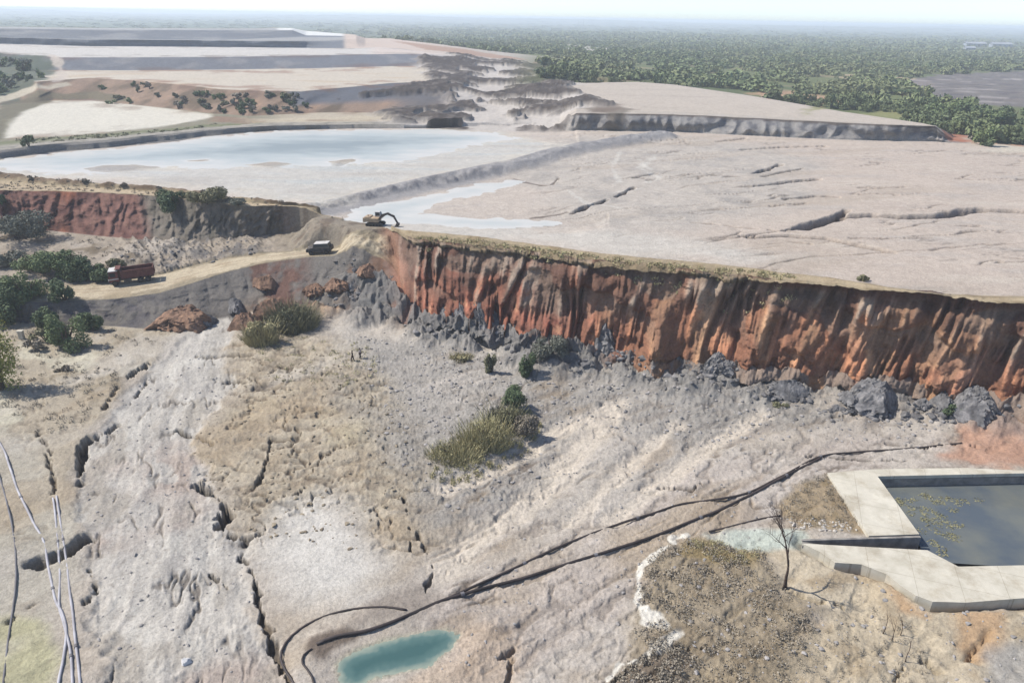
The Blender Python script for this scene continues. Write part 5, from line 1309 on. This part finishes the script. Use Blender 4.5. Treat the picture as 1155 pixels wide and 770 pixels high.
shrub(4, 244, 16, 12, 'dark', 'dark little bush at the top of the red dam face', k=6)
for i, (u, v, w_, h_) in enumerate([(36, 203, 8, 5), (142, 211, 9, 6), (228, 219, 12, 6), (180, 215, 9, 4), (98, 207, 10, 5)]):
    shrub(u, v, w_, h_, 'brown', ['brown tuft on the dam crest farthest along the pond edge', 'pointed brown tuft on the crest halfway along the dam', 'brown tuft on the crest near the narrow end of the dam', 'flat brown tuft on the crest between two taller tufts', 'small brown tuft on the crest above the red dam face'][i], group='dry tufts on the dam crest', k=4)
shrub(332, 376, 58, 42, 'olive', 'large olive bush with pale grass on the ochre mound', k=14, blade=1.5)
shrub(296, 390, 36, 32, 'ochre', 'dry straw coloured grass clump left of the large olive bush', 'grass_clump', 'grass clump', k=5, blade=3)
shrub(514, 524, 66, 30, 'ochre', 'low straw coloured end of the reed patch on the grey fan', 'reed_clump', 'reeds', k=9, blade=2, depth=.6, n=500)
shrub(546, 510, 62, 46, 'ochre', 'tall ochre reed clump in the middle of the reed patch', 'reed_clump', 'reeds', k=12, blade=2, depth=.6, n=1300)
shrub(567, 488, 46, 42, 'olive', 'olive reeds rising behind the ochre reed clump', 'reed_clump', 'reeds', k=12, blade=1.5, n=1500)
shrub(582, 467, 38, 36, 'dark', 'dark green bush at the top end of the ochre reeds', k=12)
shrub(592, 500, 34, 34, 'brown', 'dry grey brown bush beside the ochre reeds', k=10)
shrub(594, 428, 24, 36, 'dark', 'dark green upright bush below the grey clods', k=10)
shrub(620, 408, 46, 34, 'grey', 'pale grey green bush touching the dark upright bush', k=10)
shrub(554, 422, 17, 27, 'olive', 'small upright olive bush left of the dark upright bush', k=8)
shrub(520, 408, 30, 12, 'ochre', 'low dry grass clump under the grey clods', 'grass_clump', 'grass clump', k=4, blade=2)
shrub(1074, 474, 24, 16, 'dark', 'small dark green bush among grey clods below the scarp', k=6)
shrub(880, 462, 20, 9, 'olive', 'low olive bush on the fan right of the reeds', k=5)
shrub(973, 318, 14, 10, 'olive', 'small olive bush alone on the scarp crest', k=5)
shrub(33, 166, 15, 13, 'dark', 'dark bush on the grey dike beside the white silt basin', k=7)
shrub(1108, 165, 24, 20, 'green', 'round green bush at the end of the second scarp', k=8)
shrub(1135, 160, 26, 14, 'dark', 'dark low bush beside the round green bush', k=7)
for i, (u, v, w_, h_) in enumerate([(1070, 134, 44, 20), (1092, 138, 34, 20), (1117, 141, 32, 18), (1140, 141, 36, 20), (1165, 143, 34, 22)]):
    shrub(u, v, w_, h_, 'green' if i % 2 == 0 else 'dark', ['green bush at the head of the bush row beyond the tailings', 'dark green second bush of the row beyond the tailings', 'green middle bush of the row beyond the tailings', 'dark green fourth bush of the row beyond the tailings', 'green last bush of the row, cut by the edge'][i], group='bushes in a row beyond the tailings', k=8)
shrub(613, 76, 12, 11, 'dark', 'lone dark round bush at the edge of the pale washed mud', k=6)
shrub(836, 306, 9, 4, 'ochre', 'small tuft of dry grass on the scarp crest track', 'grass_clump', 'grass clump', k=3)

# bushes on the embankment of the third lift
E_ = 'bushes scattered over the brown embankment'
rng = np.random.default_rng(5)
for i in range(60):
    u = rng.uniform(110, 345) if i > 36 else rng.uniform(225, 345); f = rng.uniform(.15, .95)
    vt, vb = np.interp(u, [150, 250, 340], [91, 101, 103]), np.interp(u, [150, 240, 280, 340], [118, 128, 131, 128])
    shrub(u, vt + (vb - vt) * f + 2, rng.uniform(5, 15), rng.uniform(4, 9), rng.choice(['green', 'dark', 'olive', 'brown', 'grey']), 'bush on the brown embankment behind the white silt basin', group=E_, k=4, n=160)
for i in range(30):
    u, v = rng.uniform(-20, 62), rng.uniform(70, 108)
    if v > 112 - u * .28: continue
    shrub(u, v, rng.uniform(8, 16), rng.uniform(6, 11), rng.choice(['green', 'dark', 'grey']), 'bush on the green slope at the far end of the dam', group='bushes covering the green slope', k=4, n=160)

# flat topped acacia
def acacia(u, v, h, w, label):
    g = G(u, v); rng = np.random.default_rng(3)
    o = empty('acacia_tree', g, 0, label, 'tree')
    b = MB(); b.tube([(0, 0, -.3), (.1, 0, h * .35), (.05, .1, h * .55)], [.28, .2, .16], 8)
    for a in range(6):
        c = (math.cos(a * 1.05) * w * .3, math.sin(a * 1.05) * w * .3, h * .86); b.tube([(.05, .1, h * .52), (c[0] * .5, c[1] * .5, h * .7), c], [.13, .09, .04], 6)
    b.build('trunk', M['bark'], o)
    cl = [(rng.uniform(-.33, .33) * w, rng.uniform(-.33, .33) * w, h * rng.uniform(.86, .93), w * .2, w * .2, h * .07) for _ in range(12)]
    mesh_np('crown', *leaf_cloud(rng, 900, cl, .4), LEAF['dark'], False, o)
acacia(1016, 117, 6.5, 13, 'flat topped acacia tree standing in the grass beyond the second scarp')

# ------------------------------------------------------------------ woodland beyond the tailings
ALBL = ALB.sum(-1)
def soil_open(x, y):
    t, r = math.atan2(x, y), math.hypot(x, y)
    j = min(max(int(np.searchsorted(TH, t)), 0), NC - 1); i = min(int(np.searchsorted(R2[:, j], r)), NR - 1)
    return float(WLD[i, j] * (burn[i, j] < .3)), float(ALBL[i, j]), float(Z[i, j])
tmpl = []
rng = np.random.default_rng(21)
for k in range(7):
    cl = clumps_for(rng, 1, 1, 1.0, 8)
    tmpl.append(leaf_cloud(rng, 420, cl, .12, up=.4))
TREE_ME = []
for k in range(7):
    v, f = tmpl[k]
    o = mesh_np('bush_tree', v * [1, 1, 1.1], f, LEAF['wood'])
    tr_b = MB(); tr_b.tube([(0, 0, -.2), (.03, 0, .3), (.0, .02, .6)], [.07, .05, .03], 5)
    tr = tr_b.build('trunk_shape', M['bark'])
    bm = bmesh.new(); bm.from_mesh(o.data); n0 = len(bm.faces); bm.from_mesh(tr.data)
    bm.faces.ensure_lookup_table()
    for fc in bm.faces[n0:]: fc.material_index = 1
    bm.to_mesh(o.data); bm.free(); o.data.materials.append(M['bark'])
    TREE_ME.append(o.data); bpy.data.objects.remove(o); bpy.data.objects.remove(tr)
cand = []
for _ in range(15000):
    t = rng.uniform(uw(440), uw(1240)); r = 240 * (2600 / 240) ** rng.uniform(0, 1)
    x, y = r * math.sin(t), r * math.cos(t)
    ok, a, z = soil_open(x, y)
    if ok < .6: continue
    clear = a > .70
    if rng.uniform() < (.93 if clear else .12): continue
    if float(vnoise(np.float32(x / 45), np.float32(y / 45), 3)) < (-.35 + (.6 if r < 420 else .34 if r < 700 else .08 if r < 1000 else 0)): continue
    cand.append((r, x, y, z))
cand.sort()
near = cand[:290]
for r, x, y, z in near:
    o = bpy.data.objects.new('woodland_tree', TREE_ME[rng.integers(7)]); COL.objects.link(o)
    h = min(6.5, 2.0 * math.exp(rng.normal(.35, .45))); w_ = h * rng.uniform(.55, 1.15)
    o.location = (x, y, z - .1); o.scale = (w_, w_, h); o.rotation_euler = (0, 0, rng.uniform(0, 6.28))
    tag(o, 'bushy green tree among the dense woodland beyond the tailings', 'tree', 'woodland trees beyond the tailings')
# everything farther off reads as one mass
V, Fq, o_ = [], [], 0
far = cand[290:]
for _ in range(9000):
    t = rng.uniform(rad(-54), rad(54)); r = 600 * (9000 / 600) ** (rng.uniform(0, 1) ** .8)
    if t < uw(440) and r < 900: continue
    if t < uw(620) and r < 750: continue
    x, y = r * math.sin(t), r * math.cos(t)
    if float(vnoise(np.float32(x / 160), np.float32(y / 160), 8)) < -.12 and rng.uniform() < .85: continue
    ok, a, z = soil_open(x, y)
    if ok < .5: continue
    far.append((r, x, y, z))
tm = []
for k in range(6): tm.append(leaf_cloud(rng, 110, clumps_for(rng, 1, 1, 1.0, 7), .20, up=.5))
tf = []
for k in range(6): tf.append(leaf_cloud(rng, 44, clumps_for(rng, 1, 1, 1.0, 6), .30, up=.6))
for r, x, y, z in far:
    v, f = (tm if r < 1300 else tf)[rng.integers(6)]
    h = min(8, 2.6 * math.exp(rng.normal(.4, .4))); w_ = h * rng.uniform(.6, 1.3) + max(0, r - 1000) * .006
    a = rng.uniform(0, 6.28); c_, s_ = math.cos(a) * w_, math.sin(a) * w_
    V.append(np.stack([x + v[:, 0] * c_ - v[:, 1] * s_, y + v[:, 0] * s_ + v[:, 1] * c_, z - .3 + v[:, 2] * h], -1)); Fq.append(f + o_); o_ += len(v)
tag(mesh_np('forest', np.concatenate(V), np.concatenate(Fq), LEAF['wood']), kind='stuff')

# ------------------------------------------------------------------ dead tree and dry saplings
def dead_tree(name, u, v, hpx, label, cat, seed, spread=.35, forks=3, levels=4, r0=.16, group=None):
    g = G(u, v); dist = (g - Vector((0, 0, H))).length; h = hpx * dist / FPX / math.cos(math.atan2(H - g.z, math.hypot(g.x, g.y)))
    rnd = random.Random(seed)
    o = empty(name, (g.x, g.y, g.z - .1), 0, label, cat, group)
    trunk, twig = MB(), MB()
    def grow(p, d, ln, r, lv):
        P = [p]; q = p.copy(); dd = d.copy()
        for i in range(4):
            dd = (dd + Vector((rnd.uniform(-1, 1), rnd.uniform(-1, 1), rnd.uniform(-.3, .6))) * .16).normalized(); q = q + dd * ln / 4; P.append(q.copy())
        (trunk if lv < 2 else twig).tube(P, [r * (1 - .13 * i) for i in range(5)], 6 if lv < 2 else 4)
        if lv >= levels: return
        for k in range(forks if lv else 2):
            nd = (dd + Vector((rnd.uniform(-1, 1), rnd.uniform(-1, 1), rnd.uniform(-.1, .5))) * (spread + .16 * lv)).normalized()
            grow(P[-1] if k or lv == 0 else P[3], nd, ln * rnd.uniform(.55, .8), r * .55, lv + 1)
    grow(Vector((0, 0, 0)), Vector((0, 0, 1)), h * .32, r0, 0)
    trunk.build('trunk', M['dead_wood'], o, True); twig.build('branches' if False else 'twig_crown', M['dead_wood'], o)
    return o
dead_tree('dead_tree', 885, 663, 88, 'leafless dead tree with a forked trunk beside the pale puddle', 'dead tree', 4, .42, 3, 5, .17)
for i, (u, v, hp, lb) in enumerate([(996, 714, 30, 'leftmost thin dry sapling in front of the concrete deck'), (1006, 722, 36, 'bent dry sapling between the two other thin saplings'), (1016, 716, 32, 'rightmost thin dry sapling in front of the concrete deck'), (1021, 746, 34, 'thin dry sapling nearest the bottom, behind a dark clod')]):
    dead_tree('dry_sapling', u, v, hp, lb, 'sapling', 30 + i, .3, 2, 2, .045, 'dry saplings by the concrete deck')

# dry scrub on the brown ground: low twigs nobody could count
def scatter_px(poly, n, seed):
    P = np.array([W(*p)[:2] for p in poly]); rg = np.random.default_rng(seed); out = []
    lo, hi = P.min(0), P.max(0)
    while len(out) < n:
        x, y = rg.uniform(lo, hi); ins = False
        for i in range(len(P)):
            a, b = P[i], P[(i + 1) % len(P)]
            if (a[1] > y) != (b[1] > y) and x < (b[0] - a[0]) * (y - a[1]) / (b[1] - a[1]) + a[0]: ins = not ins
        if ins: out.append((x, y))
    return out
def ground_cover(name, spots, kind, h, w_, n, size, seed, bl=6):
    rg = np.random.default_rng(seed); parts = []
    for x, y in spots:
        hh = h * rg.uniform(.5, 1.3); ww = w_ * rg.uniform(.6, 1.3)
        v, f = leaf_cloud(rg, n, [(0, 0, hh * .3, ww, ww, hh * .6)], size)
        if bl: v, f = join((v, f), blades(rg, bl, ww, ww, hh * 1.3, size * .28))
        v = v + [x, y, ground(x, y)]; parts.append((v, f))
    return tag(mesh_np(name, *join(*parts), LEAF[kind]), kind='stuff')
sp = [q for q in scatter_px(SCR, 420, 1) if float(vnoise(np.float32(q[0] / 3), np.float32(q[1] / 3), 4)) > -.28]
ground_cover('scrub_undergrowth', sp, 'brown', .32, .55, 26, .10, 2)
ground_cover('scrub_undergrowth', scatter_px([(690, 770), (712, 750), (735, 742), (740, 722), (760, 728), (775, 745), (760, 790), (690, 800)], 70, 2), 'brown', .5, .5, 34, .10, 3)
ground_cover('dry_grass', scatter_px([(765, 612), (800, 608), (860, 625), (850, 640), (800, 640)], 60, 3), 'ochre', .35, .4, 16, .08, 4)
ground_cover('dry_grass', scatter_px([(905, 545), (935, 540), (975, 596), (905, 600), (880, 578)], 120, 4), 'brown', .3, .4, 16, .08, 5)
ground_cover('dry_grass', scatter_px([(900, 690), (1000, 690), (1060, 720), (1060, 770), (900, 770)], 70, 14), 'brown', .3, .3, 14, .07, 15)
ground_cover('dry_grass', scatter_px([(0, 365), (130, 372), (180, 380), (120, 450), (80, 500), (0, 470)], 130, 5), 'brown', .4, .5, 18, .12, 6)
ground_cover('dry_grass', scatter_px([(280, 372), (400, 388), (430, 400), (420, 440), (300, 430)], 90, 6), 'ochre', .35, .45, 14, .12, 7)
ground_cover('dry_grass', scatter_px([(470, 266), (600, 279), (720, 294), (840, 305), (900, 312), (900, 318), (840, 311), (720, 299), (600, 285), (470, 271)], 340, 7), 'ochre', .35, .5, 8, .16, 8, 5)
ground_cover('dry_grass', scatter_px([(0, 199), (120, 210), (260, 224), (350, 238), (400, 248), (420, 262), (350, 243), (260, 230), (120, 216), (0, 212)], 160, 8), 'brown', .3, .5, 8, .18, 9, 4)
ground_cover('dry_grass', scatter_px([(60, 262), (130, 270), (230, 276), (230, 292), (130, 312), (30, 312)], 120, 9), 'brown', .35, .6, 12, .15, 10, 4)
sp = []
for q in scatter_px([(500, 520), (545, 480), (585, 450), (612, 480), (600, 505), (560, 525), (520, 545), (480, 540)], 150, 41): sp.append(q)
ground_cover('dry_grass', sp, 'ochre', .55, .45, 20, .12, 42, 14)
ground_cover('dike_grass', scatter_px([(20, 158), (130, 151), (230, 141), (245, 139), (230, 144), (130, 155), (20, 163)], 170, 10), 'olive', .4, .7, 12, .25, 11, 3)
wp = [Vector(wz(u, v)) for u, v in ((1040, 560), (1052, 575), (1065, 590), (1030, 558), (1072, 556), (1085, 550), (1050, 548), (1010, 552), (1062, 605), (1085, 590), (1075, 575), (1020, 562))]
rg = np.random.default_rng(8); parts = []
for p in wp:
    for _ in range(5):
        x, y = p.x + rg.normal(0, .8), p.y + rg.normal(0, .8)
        v, f = leaf_cloud(rg, 22, [(0, 0, .02, .55, .55, .05)], .13, up=2); parts.append((v + [x, y, WATER_Z], f))
tag(mesh_np('water_weeds', *join(*parts), LEAF['olive']), kind='stuff')

# ------------------------------------------------------------------ clods and stones
def clod_mesh(seed, size, mtl, name, parent=None, sub=5):
    """craggy broken lump: ribbed sides, notched top"""
    bm = bmesh.new(); bmesh.ops.create_icosphere(bm, subdivisions=sub, radius=1)
    me = bpy.data.meshes.new(name); bm.to_mesh(me); bm.free()
    co = np.empty(len(me.vertices) * 3, np.float32); me.vertices.foreach_get('co', co); co = co.reshape(-1, 3)
    rg = np.random.default_rng(seed)
    x, y, z = co.T; an = np.arctan2(y, x)
    big = fbm(x * 1.1 + seed, y * 1.1 + z * .8, 2, seed)
    rib = fbm(x * 2.3 - seed + z * .35, y * 2.3, 3, seed + 3, ridged=True)
    crag = fbm(x * 4.5 + z * 2, y * 4.5 + z * 3 + seed, 4, seed + 7, ridged=True)
    co *= (.72 + .36 * big + .26 * rib + .20 * crag)[:, None]
    for _ in range(5):                                                                 # broken faces
        n = rg.normal(size=3); n[2] = abs(n[2]) * .6; n /= np.linalg.norm(n); d = rg.uniform(.45, .75)
        e = co @ n - d; co -= np.where(e > 0, e, 0)[:, None] * n * .85
    co[:, 2] += np.where(co[:, 2] > 0, .22 * fbm(co[:, 0] * 3 + seed, co[:, 1] * 3, 3, seed + 11, ridged=True), 0)
    co[:, :2] *= (1.12 - .28 * np.clip(co[:, 2:], -1, 1))
    co *= np.array(size)
    me.vertices.foreach_set('co', co.ravel()); me.update(); me.materials.append(mtl)
    o = bpy.data.objects.new(name, me); COL.objects.link(o)
    if parent is not None: o.parent = parent
    return o
CG = 'grey clods slumped at the foot of the scarp'
CL = [(424, 340, 34, 42, 'tall dark grey clod at the end of the scarp above the mound'), (444, 356, 32, 34, 'dark grey clod wedged under the left end of the red scarp'), (402, 352, 26, 26, 'grey clod beside the large olive bush mound'),
      (500, 376, 30, 26, 'grey clod, first of the run below the maroon gullies'), (524, 384, 34, 34, 'ridged grey clod, second of the run below the maroon gullies'), (550, 388, 30, 36, 'ridged grey clod, third of the run below the maroon gullies'), (575, 390, 20, 18, 'small dark clod between the two runs of grey clods'),
      (600, 392, 32, 28, 'grey clod above the dark upright bush'), (622, 384, 22, 26, 'narrow grey clod at the scarp foot behind the pale bush'), (650, 398, 34, 34, 'grey clod right of the pale grey green bush'), (676, 404, 40, 40, 'largest grey clod in the middle of the scarp foot'),
      (704, 412, 26, 16, 'flat grey clod right of the largest middle clod'), (738, 419, 56, 34, 'broad split grey clod standing apart on the fan'), (722, 414, 24, 22, 'small grey clod touching the broad split clod'), (806, 434, 46, 40, 'dark blocky clod where the orange gullies begin'), (786, 430, 26, 22, 'small grey clod beside the dark blocky clod'),
      (886, 450, 40, 28, 'low dark clod below the orange scarp'), (985, 466, 58, 48, 'big pale grey clod with a dark shaded side'), (958, 462, 24, 24, 'small dark clod against the big pale clod'), (1062, 470, 36, 36, 'grey clod behind the small dark green bush'), (1094, 476, 50, 38, 'wide grey clod at the end of the orange scarp'), (1040, 464, 18, 12, 'little pale clod between two big clods')]
for i, (u, v, wp_, hp_, lb) in enumerate(CL):
    x, y, _ = WZ(u, v - hp_ * .25, .3); pm = math.hypot(math.hypot(x, y), H) / FPX
    kk = 1.3 if u < 700 else .8
    w_ = wp_ * pm * .60 * kk; h_ = hp_ * pm * (.54 if u < 700 else .46) * kk
    o = clod_mesh(200 + i, (w_, w_ * .9, h_), M['clod'], 'clod'); o.location = (x, y, min(ground(x, y), 1.2) + h_ * .22); o.rotation_euler = (rng.uniform(-.15, .15), rng.uniform(-.15, .15), rng.uniform(-.5, .5))
    tag(o, lb, 'clod', CG)
for i, (u, v, wp_, hp_, mt, lb) in enumerate([(276, 372, 34, 22, 'red_clod', 'ochre earth block undercut beside the head of the mud channel'), (304, 358, 34, 16, 'red_clod', 'flat ochre earth block behind the undercut one'), (200, 368, 46, 22, 'red_clod', 'red brown earth block on the left bank of the mud channel'), (224, 366, 24, 22, 'clod', 'grey clod at the tip of the red brown block'), (265, 350, 22, 30, 'clod', 'dark clod at the foot of the ramp bank'),
                                              (300, 324, 26, 12, 'red_clod', 'reddish slab fallen from the ramp bank'), (415, 312, 20, 14, 'red_clod', 'brown lump on the spoil slope below the excavator'), (380, 326, 24, 16, 'red_clod', 'pale ochre lump in the spoil below the ramp'), (355, 330, 20, 12, 'red_clod', 'small ochre lump left of the pale one')]):
    g = G(u, v); pm = (g - Vector((0, 0, H))).length / FPX; w_ = wp_ * pm * .6; h_ = min(hp_ * pm * .6, wp_ * pm * .34)
    o = clod_mesh(300 + i, (w_, w_ * .8, h_), M[mt], 'clod'); o.location = (g.x, g.y + w_ * .3, ground(g.x, g.y + w_ * .3) + h_ * .15); o.rotation_euler = (0, 0, rng.uniform(-.4, .4)); tag(o, lb, 'clod')

def rubble(name, spots, smin, smax, mtl, seed):
    rg = np.random.default_rng(seed); parts = []
    base = []
    for k in range(6):
        bm = bmesh.new(); bmesh.ops.create_icosphere(bm, subdivisions=1, radius=1); v = np.array([q.co[:] for q in bm.verts]); f = np.array([[q.index for q in fc.verts] for fc in bm.faces]); bm.free()
        v *= rg.uniform(.6, 1.2, (len(v), 1)); base.append((v, f))
    for x, y in spots:
        if y < 130 and ground(x, y) > 2.2 and math.atan2(x, y) > -.22: continue   # none hang on the scarp face
        v, f = base[rg.integers(6)]; s = smin * (smax / smin) ** (rg.uniform() ** 2.2); a = rg.uniform(0, 6.28)
        w3 = v * s * [1, rg.uniform(.6, 1), rg.uniform(.4, .8)]
        c_, s_ = math.cos(a), math.sin(a)
        parts.append((np.stack([x + w3[:, 0] * c_ - w3[:, 1] * s_, y + w3[:, 0] * s_ + w3[:, 1] * c_, ground(x, y) + w3[:, 2] + s * .1], -1), f))
    return tag(mesh_np(name, *join(*parts), mtl), kind='stuff')
sp = []
for (u, v, wp_, hp_, lb) in CL:
    for _ in range(46): sp.append(WZ(u + rng.normal(0, wp_ * .85), v - hp_ * .15 + abs(rng.normal(0, 6)), .3)[:2])
rubble('rubble', sp, .15, .9, M['clod'], 35)
pebble = mat('pale tailings stones', S(192, 186, 180), S(152, 147, 142), .95, 1.2)
rubble('rubble', scatter_px([(400, 380), (560, 400), (760, 430), (960, 458), (1090, 480), (1000, 500), (760, 500), (640, 480), (600, 560), (480, 580), (430, 480)], 2300, 21), .06, .36, pebble, 22)
rubble('rubble', scatter_px([(240, 370), (150, 430), (100, 500), (95, 640), (110, 770), (320, 770), (285, 650), (215, 500), (262, 440)], 500, 23), .05, .24, pebble, 24)
rubble('rubble', scatter_px([(880, 585), (975, 596), (980, 603), (900, 606)], 110, 25), .08, .32, mat('pale stones', S(220, 212, 200), S(176, 168, 156), .9, 2), 26)
rubble('rubble', scatter_px([(640, 480), (1100, 490), (920, 560), (700, 700), (500, 770), (480, 680), (600, 560)], 900, 27), .05, .2, pebble, 28)
rubble('rubble', scatter_px([(700, 620), (900, 640), (1155, 700), (1155, 790), (680, 790)], 450, 29), .05, .3, pebble, 30)
rubble('rubble', scatter_px([(215, 500), (300, 380), (430, 420), (480, 560), (400, 620), (260, 600)], 900, 31), .06, .3, mat('tan soil lumps', S(178, 164, 140), S(140, 126, 106), .95, 1.5), 32)
rubble('rubble', scatter_px([(130, 272), (300, 268), (300, 285), (180, 308), (120, 315)], 240, 33), .12, .5, M['clod'], 34)

# ------------------------------------------------------------------ small built things
g = G(25, 382)
po = MB().box((0, 0, .62), (.7, .55, 1.3), bevel=.04).box((0, 0, 1.32), (.86, .7, .14), bevel=.03).build('concrete_post', M['concrete']); po.location = (g.x, g.y, g.z - .05); tag(po, 'short pale concrete post with a cap among the green bushes', 'post')
g = G(210, 747)
sk = clod_mesh(77, (.42, .30, .26), M['salt'], 'sack', None, 4); sk.location = (g.x, g.y, g.z + .12); tag(sk, 'white sack lying on the grey mud of the channel', 'sack')
def shed(u, v, w_, d_, h_, label, small=False):
    g = W(u, v); o = empty('shed', g, rad(-6), label, 'building', 'far white roofed sheds')
    MB().box((0, 0, h_ / 2), (w_, d_, h_)).build('wall', M['shed_wall'], o)
    MB().side([(-.52 * w_, h_), (.52 * w_, h_), (.52 * w_, h_ + .3), (-.52 * w_, h_ + .3)], -.55 * d_, 0).build('eave', M['roof_white'], o)
    b = MB()
    for s in (-1, 1):
        vs = [b.bm.verts.new(p) for p in ((-.52 * w_, s * .56 * d_, h_ + .2), (.52 * w_, s * .56 * d_, h_ + .2), (.52 * w_, 0, h_ + d_ * .22), (-.52 * w_, 0, h_ + d_ * .22))]
        b.bm.faces.new(vs if s < 0 else vs[::-1])
    bmesh.ops.solidify(b.bm, geom=b.bm.faces[:], thickness=.2)
    b.build('roof', M['roof_white'], o)
    for k in range(4): MB().box((w_ * (-.36 + k * .24), -d_ / 2 - .03, h_ * .4), (w_ * .09, .1, h_ * .7)).build('door', M['dark_metal'], o)
    return o
shed(1099, 53, 38, 16, 6, 'long white roofed shed standing left of its twin in the woodland')
shed(1128, 53.5, 38, 16, 6, 'long white roofed shed standing right of its twin in the woodland')
shed(1093, 57, 16, 12, 4, 'small white roofed shed in front of the left long one')
def mast(u, v, h, label):
    g = W(u, v); b = MB()
    o = empty('lattice_mast', g, .4, label, 'mast', 'far masts on the horizon')
    for a in range(3):
        p = Vector((math.cos(a * 2.094) * 1.6, math.sin(a * 2.094) * 1.6, 0)); b.cyl(p, (p.x * .2, p.y * .2, h), .22, .12, 6)
    for i in range(12):
        z, z2 = h * i / 12, h * (i + 1) / 12
        for a in range(3):
            q = 1.6 * (1 - .8 * i / 12); q2 = 1.6 * (1 - .8 * (i + 1) / 12)
            b.cyl((math.cos(a * 2.094) * q, math.sin(a * 2.094) * q, z), (math.cos(a * 2.094 + 2.094) * q2, math.sin(a * 2.094 + 2.094) * q2, z2), .1, None, 4)
    b.build('lattice', M['grey_pipe'], o)
    MB().cyl((0, 0, h), (0, 0, h + 5), .12, .05, 6).build('antenna', M['grey_pipe'], o)
mast(652, 30.5, 30, 'thin far mast standing left of its pair on the horizon'); mast(658, 30.5, 32, 'thin far mast standing right of its pair on the horizon'); mast(928, 36, 32, 'single thin far mast above the woodland')
